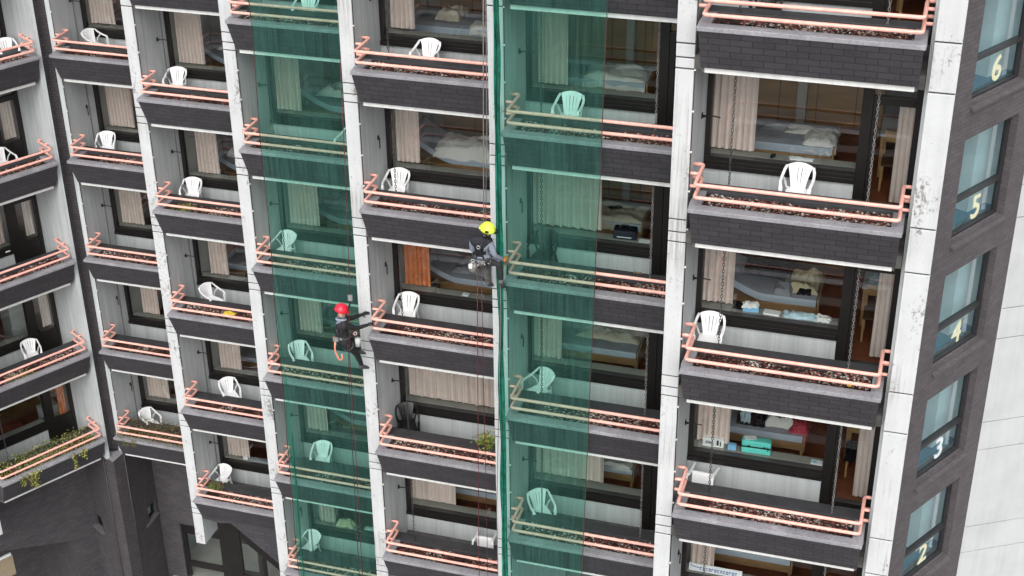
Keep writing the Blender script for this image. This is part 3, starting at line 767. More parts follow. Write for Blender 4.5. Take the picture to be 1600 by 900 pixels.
for b, k, u, v, a, wds in CH:
    t = R(a)
    # shift so that the back top (0,.31) of the chair lands on (u,v)
    cu = u + .30 * math.sin(t) * .95; cv = v - .30 * math.cos(t) * .95
    chair(b, k, cu, cv, t, wds + ', ' + where(b, k))
chair(4, 4, .12 + .1, 1.30, R(28), 'black armchair, ' + where(4, 4), 'black')
chair(5, 2, .30, 1.38, R(-4), 'black armchair behind netting, ' + where(5, 2), 'black')
chair(6, 0, .75, 1.36, R(0), 'black armchair cut off by top edge, ' + where(6, 0), 'black')
chair(6, 3, .27, 1.62, R(-5), 'white armchair tipped on its back, ' + where(6, 3), 'white', True, -.498 + .228)
chair(4, 5, 1.82, 1.62, R(3), 'white armchair tipped on its back, ' + where(4, 5), 'white', True, -.498 + .228)

# ------------------------------------------------------------------ curtains
def curtain_mesh(w, zb, zt, folds, amp, scal, seed, mat='curtain'):
    rnd = random.Random(seed); mb = MB(); n = max(24, int(w * 130)); ph = rnd.uniform(0, 6)
    jit = [rnd.uniform(-.35, .35) for _ in range(n + 2)]
    def fn(a, b):
        x = a * w; q = a * folds * 2 * PI + ph + 1.1 * noise.noise(Vector((a * folds * .6, seed, 0)))
        am = amp * (.55 + .45 * (1 - b)) * (1 + .5 * noise.noise(Vector((a * folds, seed, 3))))
        yy = am * math.sin(q) + .012 * noise.noise(Vector((x * 9, b * 2, seed)))
        z = zb + (zt - zb) * b
        if b < .02: z += scal * (.5 - .5 * math.sin(q)) + .012 * noise.noise(Vector((x * 7, seed, 1)))
        return (x + .012 * math.cos(q) * (1 - b), yy, z)
    mb.grid(fn, n, 10)
    return mb.mesh('curtain', [mat])
CU = {(1, 2): (.0, .66), (1, 3): (.10, .79), (1, 4): (.02, .67), (1, 5): (.24, .77), (1, 6): (.06, .68),
      (2, 2): (.06, .70), (2, 3): (.19, .74), (2, 4): (.18, .66), (2, 5): (.15, .75), (2, 6): (.08, .68),
      (3, 2): (-.02, .55), (3, 3): (.05, .75), (3, 4): (.03, .59), (3, 5): (-.01, .53), (3, 6): (.10, .51),
      (4, 1): (.04, .51), (4, 2): (.04, .52), (4, 3): (.06, .61), (4, 4): (.06, 2.16), (4, 5): (-.04, 1.01),
      (5, 1): (.05, .59), (5, 2): (-.04, 1.20), (5, 3): (-.02, .51), (5, 4): (.02, 1.34),
      (6, 1): (-.02, .64), (6, 2): (0, .48), (6, 3): (.04, .57), (6, 4): (.03, .47), (0, 4): (1.75, 2.12)}
for i, ((b, k), (a, c)) in enumerate(CU.items()):
    wide = c - a > .9; org = (b, k) == (4, 3)
    zb = .20 + random.uniform(-.01, .03)
    me = curtain_mesh(c - a, zb, 1.94, (c - a) * (6.5 if wide else 10.5) , .042 if wide else .036, .075 if wide else .018, i + 1, 'orangecurtain' if org else 'curtain')
    col = 'orange pleated curtain' if org else ('wide beige curtain' if wide else 'narrow beige curtain')
    thing('curtain', col + ' in window, ' + where(b, k), 'curtain', at(b, k, a, 1.945, 0), rot(b), 'curtains behind the balcony windows', me)
DC = {(6, 1): (2.70, 2.93, -.36, 1.17), (6, 2): (2.70, 2.93, -.36, 1.17), (6, 3): (2.68, 2.95, -.38, 1.19),
      (0, 3): (2.58, 2.90, .20, 1.20), (0, 4): (2.68, 2.92, .20, 1.22), (0, 5): (2.66, 2.92, .20, 1.9), (0, 6): (2.66, 2.88, .0, 1.9)}
for i, ((b, k), (a, c, z0, z1)) in enumerate(DC.items()):
    org = (b, k) == (0, 6)
    me = curtain_mesh(c - a, z0, z1, (c - a) * 12, .02, .012, 60 + i, 'orangecurtain' if org else 'curtain')
    thing('door_curtain', ('orange' if org else 'beige') + ' curtain behind glass door, ' + where(b, k), 'curtain', at(b, k, a, 1.90, 0), rot(b), 'curtains behind the balcony doors', me)

# ------------------------------------------------------------------ beds and room things
def bed_meshes(raised):
    def top(x): return (.0 + (.42 * max(0, (.85 - x) / .85) ** 1.4 if raised else 0))
    mb = MB(); n = 24
    def mt(a, b): x = -.03 + 1.75 * a; return (x, 2.83 + .9 * b, top(x) + .004 * noise.noise(Vector((x * 3, b * 3, 0))))
    mb.grid(mt, n, 6, 0)
    for yy in (2.83, 3.73): mb.grid(lambda a, b: (-.03 + 1.75 * a, yy, top(-.03 + 1.75 * a) - .13 * b), n, 1, 1, False)
    mb.grid(lambda a, b: (1.72, 2.83 + .9 * a, -.13 * b), 4, 1, 1, False)
    ma = mb.mesh('mattress', ['mattress', 'mattresside'])
    mb = MB()
    mb.box(.5 if raised else -.05, 1.74, 2.80, 2.83, -.27, -.13); mb.box(-.05, 1.74, 3.73, 3.76, -.27, -.13); mb.box(1.742, 1.772, 2.80, 3.76, -.30, .02)
    mb.box(-.07, -.04, 2.80, 3.76, -.30, .45); mb.box(0, 1.70, 2.84, 3.72, -.20, -.14)
    fr = mb.mesh('bed_frame', ['wood'], .006)
    lg = []
    for x in (.0, 1.70):
        for y in (2.82, 3.70):
            mb = MB(); mb.box(x, x + .045, y, y + .045, -.498, -.272); mb.lathe([(.0, -.498), (.035, -.495), (.035, -.47), (0, -.46)], (x + .02, y + .02, 0), 10); lg.append(mb.mesh('leg', ['woodpale']))
    return ma, fr, lg
BM = [bed_meshes(False), bed_meshes(True)]
RAISED = {(4, 2), (4, 3), (6, 2), (2, 2), (2, 3), (3, 2), (3, 3), (3, 5), (1, 2)}
def duvet(u0, u1, v0, v1, zb, h, mat, seed, drop=0, sc=1.0):
    mb = MB()
    def fn(a, b):
        x = u0 + (u1 - u0) * a; y = v0 + (v1 - v0) * b
        e = min(a, 1 - a, b, 1 - b) * 5; e = min(1, e) ** .6
        wx = x + .10 * noise.noise(Vector((x * 3 * sc, y * 3 * sc, seed + 2))); wy = y + .10 * noise.noise(Vector((x * 3 * sc, y * 3 * sc, seed + 7)))
        r = .42 + .40 * noise.noise(Vector((wx * 2.6 * sc, wy * 3.2 * sc, seed))) + .30 * abs(noise.noise(Vector((wx * 6.5 * sc, wy * 4 * sc, seed)))) + .16 * abs(noise.noise(Vector((wx * 15 * sc, wy * 11 * sc, seed))))
        z = zb + h * e * max(.12, r)
        x += .04 * noise.noise(Vector((a * 4, b * 4, seed + 9))); y += .04 * noise.noise(Vector((a * 4, b * 4, seed + 5)))
        if drop and b < .12: z -= drop * (1 - b / .12) * (1 + .4 * noise.noise(Vector((a * 5, 0, seed))))
        return (x, y, z)
    mb.grid(fn, 44, 34)
    return mb.mesh('bedding', [mat])
for b in (2, 3, 4, 5, 6):
    for k in ([2, 3, 4, 5, 6] if b == 2 else [1, 2, 3, 4, 5, 6] if b == 3 else [1, 2, 3, 4, 5] if b == 4 else [1, 2, 3, 4] if b == 5 else [1, 2, 3, 4]):
        r = (b, k) in RAISED
        if (b, k) in ((4, 4), (2, 6), (3, 6)): continue
        ma, fr, lg = BM[r]
        t = thing('bed', ('bed with raised head' if r else 'flat wooden bed') + ' inside room, ' + where(b, k), 'bed', at(b, k, 0, 0, 0), rot(b), 'beds inside the rooms')
        ob('mattress', ma, t); ob('bed_frame', fr, t)
        for l in lg: ob('leg', l, t)
DV = [(4, 1, .45, .95, 3.2, 3.9, .0, .25, 'beigesheet', 0, 'crumpled beige pillow on bed'), (4, 1, 1.25, 1.73, 2.80, 3.3, .0, .10, 'whitesheet', .10, 'folded pale cover over bed edge'),
      (4, 2, .45, 1.73, 2.80, 3.6, .02, .22, 'whitesheet', .16, 'crumpled grey white duvet on raised bed'), (4, 3, .70, 1.70, 2.95, 3.6, .05, .24, 'greysheet', 0, 'rumpled grey blanket on bed'),
      (5, 1, .60, 1.72, 2.80, 3.55, .0, .16, 'whitesheet', .14, 'white duvet hanging over bed'), (5, 2, .80, 1.72, 2.79, 3.6, .0, .17, 'beigesheet', .16, 'beige duvet on bed'), (5, 3, .45, 1.70, 3.15, 3.72, .0, .22, 'beigesheet', 0, 'crumpled beige bedding on bed'), (5, 4, .90, 1.72, 3.0, 3.7, .0, .18, 'greysheet', 0, 'grey folded bedding on bed'),
      (6, 1, 1.28, 1.78, 2.82, 3.5, .0, .17, 'whitesheet', .10, 'crumpled white duvet heap on bed end'), (6, 1, .95, 1.40, 3.30, 3.62, .0, .10, 'whitesheet', 0, 'small white cloth on bed'),
      (6, 2, .45, 1.25, 3.15, 3.72, .03, .22, 'blackcloth', 0, 'black clothes on bed'), (6, 2, 1.15, 1.72, 3.0, 3.75, .0, .24, 'creamsheet', 0, 'cream blanket thrown on bed end'), (6, 2, 1.02, 1.32, 2.86, 3.2, .0, .20, 'greysheet', 0, 'grey garment on bed'), (6, 2, 1.40, 1.62, 2.9, 3.1, .03, .10, 'blackcloth', 0, 'black sock shaped garment on bed'),
      (6, 3, 1.05, 1.55, 3.0, 3.6, .0, .26, 'whitesheet', 0, 'striped white bedding on bed'), (6, 3, 1.45, 1.80, 2.85, 3.35, .0, .20, 'redcloth', .2, 'red clothes hanging over bed end'), (6, 3, 1.16, 1.52, 3.15, 3.6, .10, .22, 'blackcloth', 0, 'black clothes heap on bed'),
      (6, 3, .55, 1.05, 2.9, 3.6, .0, .30, 'blackcloth', .12, 'dark jackets piled on bed'), (6, 3, .62, .80, 2.86, 3.3, .22, .10, 'bluecloth', .12, 'pale blue garment over dark jackets'), (6, 1, .55, 1.0, 3.35, 3.7, .0, .12, 'greysheet', 0, 'small grey pillow at far side of bed'), (5, 4, .95, 1.70, 2.82, 3.2, .0, .12, 'whitesheet', .05, 'white sheet at bed edge'),
      (3, 2, .45, 1.3, 2.9, 3.6, .05, .25, 'whitesheet', 0, 'white bedding on bed behind netting'), (3, 3, .5, 1.4, 2.9, 3.6, .05, .2, 'greysheet', 0, 'grey bedding on bed behind netting'), (3, 4, .5, 1.4, 2.9, 3.6, .0, .18, 'beigesheet', 0, 'beige bedding on bed behind netting'), (3, 5, .5, 1.5, 2.85, 3.6, .04, .2, 'whitesheet', 0, 'white duvet on bed behind netting'),
      (2, 3, .45, .95, 2.85, 3.6, .12, .22, 'whitesheet', 0, 'white pillow on raised bed'), (2, 4, .5, 1.2, 2.9, 3.6, .0, .2, 'greysheet', 0, 'grey bedding on bed'), (2, 2, .5, 1.2, 2.9, 3.6, .10, .22, 'whitesheet', 0, 'white bedding on bed')]
for i, (b, k, u0, u1, v0, v1, zb, h, mat, dr, wds) in enumerate(DV):
    raise_ = .25 if (b, k) in RAISED and u0 < .6 else 0
    thing('bedding' if 'cloth' not in wds and 'garment' not in wds else 'clothes', wds + ', ' + where(b, k), 'bedding' if 'cloth' not in wds and 'garment' not in wds else 'clothes', at(b, k, 0, 0, 0), rot(b), None, duvet(u0, u1, v0, v1, zb + raise_ * .5, h, mat, i * 3.3, dr))
# window sill things
def boxm(name, x, y, z, mat, bev=.004):
    mb = MB(); mb.box(0, x, 0, y, 0, z); return mb.mesh(name, [mat], bev)
SZ = .172
c = thing('suitcase', 'turquoise hard suitcase lying on window sill, ' + where(6, 3), 'suitcase', at(6, 3, .80, 1.845, SZ), R(2))
ob('shell', boxm('shell', .49, .16, .115, 'teal', .03), c); ob('shell', boxm('shell', .49, .16, .115, 'teal', .03), c, (0, 0, .135))
ob('zip_band', boxm('zip_band', .478, .15, .022, 'black', .004), c, (.006, .004, .114))
mb = MB(); mb.tube(arc([(.44, .0, .10), (.44, -.03, .10), (.44, -.03, .16), (.44, 0, .16)], None, .015), .008, 6); ob('handle', mb.mesh('handle', ['black']), c, (0, .0, 0))
for x in (.10, .36): ob('latch', boxm('latch', .05, .012, .02, 'black', .003), c, (x, -.008, .145))
thing('paper_sheet', 'pale papers on top of turquoise suitcase', 'paper', at(6, 3, .85, 1.86, SZ + .254), R(14), None, boxm('paper', .2, .12, .006, 'paper', .001))
c = thing('carton', 'white printed carton on window sill beside suitcase', 'box', at(6, 3, .14, 1.87, SZ), R(2), None, boxm('carton', .36, .12, .17, 'whitebox'))
mb = MB()
for x, z, w, h in ((.24, .04, .035, .10), (.295, .03, .02, .09), (.05, .10, .10, .008), (.05, .08, .12, .008), (.05, .06, .09, .008)): mb.box(x, x + w, -.004, 0, z, z + h)
ob('print', mb.mesh('print', ['print']), c)
thing('small_box', 'small light blue box on window sill beside suitcase', 'box', at(6, 3, .57, 1.86, SZ), R(3), None, boxm('small_box', .14, .08, .10, 'bluebox'))
c = thing('magazine', 'printed sheet at right end of window sill, ' + where(6, 3), 'paper', at(6, 3, 1.96, 1.83, SZ), R(-4), None, boxm('sheet', .19, .13, .008, 'paper', .001))
ob('print', boxm('print', .07, .05, .003, 'bluebox', 0), c, (.02, .05, .0085))
c = thing('travel_bag', 'navy black travel bag on window sill, ' + where(5, 2), 'bag', at(5, 2, 1.44, 1.85, SZ), R(2))
ob('body', boxm('body', .42, .16, .17, 'navy', .03), c); ob('flap', boxm('flap', .40, .15, .05, 'blackcloth', .02), c, (.01, .01, .165))
mb = MB(); mb.tube(arc([(.10, .05, .2), (.14, .05, .27), (.28, .05, .27), (.32, .05, .2)], None, .05), .012, 6); ob('handle', mb.mesh('handle', ['black']), c)
ob('trim', boxm('trim', .26, .006, .014, 'paper', 0), c, (.07, -.006, .045))
thing('paper_sheet', 'white leaflet on window sill beside navy bag', 'paper', at(5, 2, 1.90, 1.83, SZ), R(5), None, boxm('leaflet', .2, .13, .006, 'paper', .001))
thing('phone', 'dark phone lying on beige duvet', 'phone', at(5, 2, 1.12, 3.0, .155), R(30), None, boxm('phone', .24, .12, .02, 'black', .006))
c = thing('tissue_box', 'white blue tissue box on window sill, ' + where(6, 2), 'box', at(6, 2, .66, 1.85, SZ), R(6), None, boxm('tissue_box', .25, .13, .07, 'bluebox'))
ob('tissue', duvet(0, .24, 0, .13, .07, .12, 'whitesheet', 5.5, 0, 4), c)
thing('laundry', 'pale green white laundry heap on window sill', 'clothes', at(6, 2, 1.30, 1.84, SZ), 0, None, duvet(0, .55, 0, .18, 0, .11, 'bluecloth', 8.8, 0, 3))
thing('clothes', 'white blue cloth beside laundry heap on window sill', 'clothes', at(6, 2, 1.80, 1.84, SZ), 0, None, duvet(0, .24, 0, .16, 0, .10, 'whitesheet', 18.8, 0, 4))
thing('carton', 'open grey carton between tissue box and laundry', 'box', at(6, 2, .98, 1.85, SZ), R(-4), None, boxm('carton', .26, .14, .03, 'whitebox'))
thing('black_bag', 'black bag beside curtain on window sill, ' + where(6, 2), 'bag', at(6, 2, .50, 1.90, SZ), 0, None, duvet(0, .22, 0, .13, 0, .12, 'blackcloth', 28.8, 0, 3))
thing('paper_sheet', 'crumpled papers on window sill, ' + where(6, 1), 'paper', at(6, 1, 1.18, 1.86, SZ), 0, None, duvet(0, .36, 0, .12, 0, .035, 'paper', 3.1, 0, 4))
thing('bottle_opener', 'small black object on window sill, ' + where(6, 1), 'gadget', at(6, 1, .90, 1.85, SZ), R(-30), None, boxm('gadget', .04, .09, .05, 'black'))
c = thing('tray', 'pale tray on grey sill under orange curtain window', 'tray', at(4, 3, 1.30, 1.85, SZ), R(-4), None, boxm('tray', .14, .12, .012, 'paper'))
ob('print', boxm('print', .05, .012, .003, 'print', 0), c, (.05, .05, .0125))
c = thing('lettered_board', 'white board with blue lettering leaning on sill, ' + where(6, 4), 'board', at(6, 4, .03, 1.87, SZ - .02), 0, None, boxm('board', .95, .012, .16, 'paper', .002))
c.rotation_euler = (R(-14), 0, 0)
mb = MB(); x = .05
mb.sweep([(.02, -.004, .13), (.10, -.004, .10), (.20, -.004, .09)], [(-.012, -.002), (.012, -.002), (.012, .002), (-.012, .002)])
for i in range(13):
    w = .030; x = .20 + i * .052
    mb.box(x, x + .010, -.006, 0, .05, .105); mb.box(x + .012, x + .036, -.006, 0, .092, .105)
    if i % 2: mb.box(x + .026, x + .036, -.006, 0, .05, .09)
    if i % 3 != 1: mb.box(x + .012, x + .036, -.006, 0, .05, .060)
ob('lettering', mb.mesh('lettering', ['blueprint']), c)
thing('clutter', 'mixed items on sill, ' + where(2, 6), 'clutter', at(2, 6, .60, 1.85, SZ), 0, None, duvet(0, .8, 0, .16, 0, .06, 'greysheet', 41, 0, 4))
thing('white_dish', 'white dish on window sill, ' + where(2, 6), 'dish', at(2, 6, .52, 1.85, SZ), R(8), None, boxm('dish', .12, .09, .07, 'paper'))
thing('bag', 'tan bag on window sill behind netting, ' + where(3, 6), 'bag', at(3, 6, .56, 1.86, SZ), 0, None, duvet(0, .45, 0, .16, 0, .34, 'creamsheet', 51, 0, 3))
thing('black_tray', 'slanted dark tray with pale contents on sill, ' + where(3, 6), 'tray', at(3, 6, 1.15, 1.84, SZ), R(-6), None, boxm('tray', .5, .15, .05, 'black'))
thing('cloth', 'pale cloth in dark tray, ' + where(3, 6), 'cloth', at(3, 6, 1.3, 1.85, SZ + .05), 0, None, duvet(0, .3, 0, .12, 0, .08, 'whitesheet', 61, 0, 4))
for i, x in enumerate((2.05, 2.10, 2.155)):
    mb = MB(); mb.lathe([(0, 0), (.020, .006), (.023, .018), (.016, .032), (.006, .044), (0, .046)], n=8)
    o = thing('pine_cone', 'small brown cone, one of three in a row on planter edge', 'pine cone', at(5, 2, x, .86 + .008 * i, .078), 0, 'three cones on the planter edge', mb.mesh('cone', ['leafb']))
# tables, wooden chairs and wardrobes inside the rooms
def table(b, k, u, v, wds):
    t = thing('table', wds + ', ' + where(b, k), 'table', at(b, k, u, v, -.498), rot(b), 'tables inside the rooms')
    ob('table_top', boxm('table_top', .62, .75, .03, 'tabletop'), t, (0, 0, .70))
    for x in (.02, .55):
        for y in (.02, .68): ob('leg', boxm('leg', .045, .045, .70, 'woodpale', .002), t, (x, y, 0))
def stool(b, k, u, v, wds, seat='darkwood', a=0):
    t = thing('room_chair', wds + ', ' + where(b, k), 'chair', at(b, k, u, v, -.498), rot(b) + a, 'wooden chairs inside the rooms')
    ob('seat', boxm('seat', .42, .42, .04, seat, .006), t, (0, 0, .42)); 
    mb = MB(); mb.box(0, .03, .39, .42, .46, .86); mb.box(.39, .42, .39, .42, .46, .86); mb.box(.03, .39, .40, .415, .66, .84); ob('backrest', mb.mesh('backrest', ['woodpale'], .003), t)
    for x in (.0, .385):
        for y in (.0, .385): ob('leg', boxm('leg', .035, .035, .42, 'woodpale', .002), t, (x, y, 0))
for k in (0, 1, 2, 3): table(6, k, 2.42, 3.05, 'pale topped wooden table inside door'); stool(6, k, 2.5, 2.55, 'wooden chair by table inside door', 'blackcloth' if k == 3 else 'darkwood')
thing('bottle_group', 'blue and white packages on table, ' + where(6, 2), 'packages', at(6, 2, 2.5, 3.1, .234), 0, None, duvet(0, .35, 0, .4, 0, .18, 'bluecloth', 71, 0, 3))
thing('jacket', 'dark jacket thrown over wooden chair, ' + where(6, 3), 'clothes', at(6, 3, 2.46, 2.5, -.03), 0, None, duvet(0, .45, 0, .42, 0, .16, 'blackcloth', 81, .1, 3))
stool(0, 5, 1.1, 2.6, 'wooden chair inside window'); stool(0, 5, .35, 2.9, 'second wooden chair, farther left inside window')
thing('bedspread', 'red brown bedspread on bed inside window, ' + where(0, 6), 'bedding', at(0, 6, 0, 0, 0), rot(0), None, duvet(.3, 1.75, 2.3, 3.3, .05, .10, 'redbrown', 91, .1))
c = thing('wardrobe', 'pale wardrobe inside door, ' + where(0, 4), 'wardrobe', at(0, 4, 2.1, 2.6, -.498), rot(0), None, boxm('wardrobe', .45, .6, 1.5, 'tabletop'))
c = thing('wardrobe', 'pale wardrobe inside door, ' + where(0, 5), 'wardrobe', at(0, 5, 2.1, 2.6, -.498), rot(0), None, boxm('wardrobe', .45, .6, 1.5, 'tabletop'))
thing('soap_dish', 'small white dish on window ledge, ' + where(0, 4), 'dish', at(0, 4, 1.95, 1.68, .056), rot(0), None, boxm('dish', .13, .10, .04, 'paper', .012))
mb = MB(); mb.lathe([(0, 0), (.13, 0), (.14, .16), (.10, .17), (.10, .03), (0, .03)], n=14)
thing('basin', 'teal plastic basin inside door, ' + where(0, 6), 'basin', at(0, 6, 2.5, 2.3, .3), 0, None, mb.mesh('basin', ['teal']))
for o_, w_ in ((at(0, 6, 2.3, 2.15, -.498), None),):
    thing('side_table', 'pale cabinet under teal basin, ' + where(0, 6), 'cabinet', o_, rot(0), None, boxm('side_table', .5, .35, .795, 'tabletop'))

# ------------------------------------------------------------------ rain chains
def chain_mesh(n, step):
    mb = MB()
    for i in range(n):
        z = 1.975 - step * i; a, b_ = .016, step * .62
        ring = []
        for q in range(10):
            t = 2 * PI * q / 10; x = a * math.cos(t); zz = z - step / 2 + b_ * math.copysign(abs(math.sin(t)) ** .8, math.sin(t))
            ring.append((x, 0, zz) if i % 2 else (0, x, zz))
        mb.sweep(ring, [(.006 * math.cos(w), .006 * math.sin(w)) for w in (0, PI / 2, PI, 3 * PI / 2)], closed=True, up=(0, 1, 0) if i % 2 else (1, 0, 0))
    return mb.mesh('rain_chain', ['metal'])
ch = chain_mesh(36, .0535)
ch2 = ch.copy(); ch2.materials.clear(); ch2.materials.append(plain('bright_chain', (.24, .235, .225), .45, .4, 9, .3))
for b, us in ((0, (.55,)), (1, (.40,)), (2, (.42,)), (3, (.46,)), (4, (.47,)), (5, (.47, 2.35)), (6, (.47, 2.44))):
    for j, u in enumerate(us):
        for k in SEEN[b]:
            thing('rain_chain', ('left ' if len(us) > 1 and j == 0 else 'right ' if j else '') + 'metal chain hanging over ' + where(b, k), 'chain', at(b, k, u, .70, 0), R(random.uniform(-30, 30)), 'chains hanging over the planters', ch2 if j else ch)

# ------------------------------------------------------------------ safety nets
def wob(z, s): return .03 * noise.noise(Vector((z * .5, s, 0)))
def net(name, label, b, eu, u1, zt, zb, seed):
    (ox, oy), _ = frame(b)
    t = thing(name, label, 'safety net', (ox, oy, 0), 0)
    mb = MB()
    def fn(a, c):
        z = zt + (zb - zt) * c; ul = eu(z); ur = u1(z); u = ul + (ur - ul) * a
        return (u, -.085 + .035 * noise.noise(Vector((u * 1.6, z * .35, seed))) + .018 * noise.noise(Vector((u * 6, z * .25, seed + 4))) + .006 * math.sin(u * 19 + 2 * noise.noise(Vector((u, z * .3, seed)))), z)
    mb.grid(fn, 60, 110)
    ob('mesh_sheet', mb.mesh('mesh_sheet', ['net']), t)
    return t
zt, zb = 3.2, -19.3
e3 = lambda z: .60 + (z + 2.1) * .0118 + wob(z, 3)
t3 = net('safety_net', 'left green safety net hanging over balconies behind the red helmeted climber', 3, e3, lambda z: 3.0, zt, zb, 2)
mb = MB(); mb.tube([(e3(zt + (zb - zt) * i / 60), -.085, zt + (zb - zt) * i / 60) for i in range(61)], .009, 6); ob('edge_cord', mb.mesh('edge_cord', ['cord']), t3)
mb = MB()
mb.grid(lambda a, c: (e3(-9 + (zb + 9) * c) + .03 + (.03 + .10 * min(1, c * 3)) * a + .01 * math.sin(c * 40), -.088 - .012 * math.sin(a * 9 + c * 5), -9 + (zb + 9) * c), 8, 50)
ob('gathered_edge', mb.mesh('gathered_edge', ['net']), t3)
mb = MB(); mb.tube([(e3(-12 + (zb + 12) * i / 40) + .13, -.10 + .01 * math.sin(i), -12 + (zb + 12) * i / 40) for i in range(41)], .014, 6); ob('hem_cord', mb.mesh('hem_cord', ['greencord']), t3)
e5l = lambda z: -.045 + wob(z, 8) * .6
e5r = lambda z: 1.655 + (z + 2.7) * .0245 + wob(z, 5) * .5
t5 = net('safety_net', 'right green safety net hanging over balconies right of the yellow helmeted climber', 5, e5l, e5r, zt, zb, 5)
mb = MB(); mb.tube([(e5r(zt + (zb - zt) * i / 60), -.08, zt + (zb - zt) * i / 60) for i in range(61)], .007, 6); ob('edge_cord', mb.mesh('edge_cord', ['cord']), t5)
mb = MB()
def gath(a, c):
    z = zt + (zb - zt) * c; w = .10 + .035 * noise.noise(Vector((z * .6, 1, 0)))
    return (e5l(z) - .03 + w * a + .02 * noise.noise(Vector((z * .9, a * 2, 4))), -.10 + .045 * math.sin(a * 15 + 2.2 * noise.noise(Vector((z * .7, 0, 2)))), z)
mb.grid(gath, 22, 120)
ob('gathered_edge', mb.mesh('gathered_edge', ['netfold']), t5)
mb = MB(); mb.tube([(e5l(zt + (zb - zt) * i / 60) + .04, -.155 + .008 * math.sin(i * 2), zt + (zb - zt) * i / 60) for i in range(61)], .007, 6); ob('hem_cord', mb.mesh('hem_cord', ['greencord']), t5)
for i in range(40):
    pass

# ------------------------------------------------------------------ plants
def leaves(n, fn, smin, smax, mats, seed, stems=0):
    rnd = random.Random(seed); mb = MB()
    for i in range(n):
        p = Vector(fn(rnd)); l = rnd.uniform(smin, smax); w = l * rnd.uniform(.35, .6)
        d = Vector((rnd.gauss(0, 1), rnd.gauss(0, 1), rnd.gauss(0, .6))).normalized(); s_ = d.cross(Vector((rnd.gauss(0, .4), rnd.gauss(0, .4), 1))).normalized(); u = s_.cross(d)
        m = rnd.randrange(len(mats))
        mb.face([p, p + d * l * .5 + s_ * w * .5 + u * l * .08, p + d * l, p + d * l * .5 - s_ * w * .5 + u * l * .08], m)
    return mb.mesh('foliage', mats)
def strip_plant(rnd, u0, u1, v0, v1, z0, z1):
    u = rnd.uniform(u0, u1); v = rnd.uniform(v0, v1); return (u, v, z0 + (z1 - z0) * rnd.random() ** 1.6)
PL = [
 (0, 6, 'green creeping plants filling the planter, lowest balcony of left wing', 2600, lambda r: strip_plant(r, .15, 2.85, .12, .95, .02, .20), .03, .075, ['leaf', 'leafy', 'leafb', 'leafy', 'leaf']),
 (1, 6, 'brownish dry plants filling the planter beside corner pillar', 4200, lambda r: strip_plant(r, .08, 2.95, .02, .95, .02, .22), .03, .07, ['leafb', 'leafb', 'leaf', 'leafb']),
 (2, 3, 'bright green moss clump in planter, ' + where(2, 3), 420, lambda r: (.62 + r.gauss(0, .12), .36 + r.gauss(0, .10), .03 + .05 * r.random()), .02, .05, ['leafy', 'leaf']),
 (2, 6, 'small green weed in planter, ' + where(2, 6), 260, lambda r: (.30 + r.gauss(0, .12), .68 + r.gauss(0, .07), .04 + .14 * r.random()), .04, .09, ['leaf', 'leafb']),
 (4, 4, 'green bushy plant at right end of planter, ' + where(4, 4), 420, lambda r: (2.10 + r.gauss(0, .10), .80 + r.gauss(0, .09), .03 + .30 * r.random()), .04, .09, ['leaf', 'leaf', 'leafy']),
 (0, 5, 'low green weeds in planter, ' + where(0, 5), 420, lambda r: strip_plant(r, .75, 1.45, .17, .45, .02, .10), .025, .06, ['leaf', 'leafy', 'leafb']),
]
for i, (b, k, lab, n, fn, s0, s1, mats) in enumerate(PL):
    t = thing('planter_plant', lab, 'plant', at(b, k, 0, 0, 0), rot(b))
    ob('foliage', leaves(n, fn, s0, s1, mats, 200 + i), t)
    mb = MB(); rnd = random.Random(i)
    for q in range(14):
        p = Vector(fn(rnd)); mb.tube([(p.x, p.y, -.02), (p.x + rnd.uniform(-.03, .03), p.y + rnd.uniform(-.03, .03), p.z)], .004, 5)
    ob('stems', mb.mesh('stems', ['leafb']), t)
def trail(u, length, spread, n, seed):
    rnd = random.Random(seed)
    def fn(r):
        q = r.random(); return (u + r.gauss(0, spread) * (1 - .6 * q), -.03 + r.gauss(0, .025) + .05 * (q > .3) * 0, .10 - length * q)
    return leaves(n, fn, .03, .075, ['leafy', 'leaf', 'leafy', 'leafb'], seed)
for u, ln, sp, n, wd_ in ((.85, .48, .10, 300, 'bushy'), (2.02, .50, .035, 120, 'long thin'), (2.30, .26, .07, 110, 'short'), (.55, .30, .07, 90, 'sparse')):
    t = thing('hanging_plant', wd_ + ' trailing plant hanging over planter edge, lowest balcony of left wing', 'plant', at(0, 6, 0, 0, 0), rot(0), 'trailing plants on the left wing')
    ob('foliage', trail(u, ln, sp, n, int(u * 100)), t)
    mb = MB(); mb.tube([(u, .06, .09), (u, -.02, .08), (u + .01, -.03, .08 - ln * .5), (u - .01, -.03, .08 - ln)], .005, 5); ob('stem', mb.mesh('stem', ['leafb']), t)
for u, ln in ((.35, .22), (.62, .16)):
    t = thing('hanging_plant', ('left ' if u < .5 else 'right ') + 'dry trailing stalks over planter edge beside corner pillar', 'plant', at(1, 6, 0, 0, 0), 0)
    ob('foliage', leaves(80, lambda r, u=u, ln=ln: (u + r.gauss(0, .06), -.02 + r.gauss(0, .015), .09 - ln * r.random()), .03, .06, ['leafb', 'leafb', 'leaf'], int(u * 91)), t)
thing('yellow_cloth', 'bright yellow cleaning cloth lying in planter, ' + where(2, 4), 'cloth', at(2, 4, 1.23, .40, .045), R(-6), None, duvet(0, .29, 0, .15, 0, .09, 'yellow', 33, 0, 4))
t = thing('yellow_flower', 'small yellow flower in planter mulch, ' + where(6, 2), 'flower', at(6, 2, 2.50, .255, .04))
mb = MB()
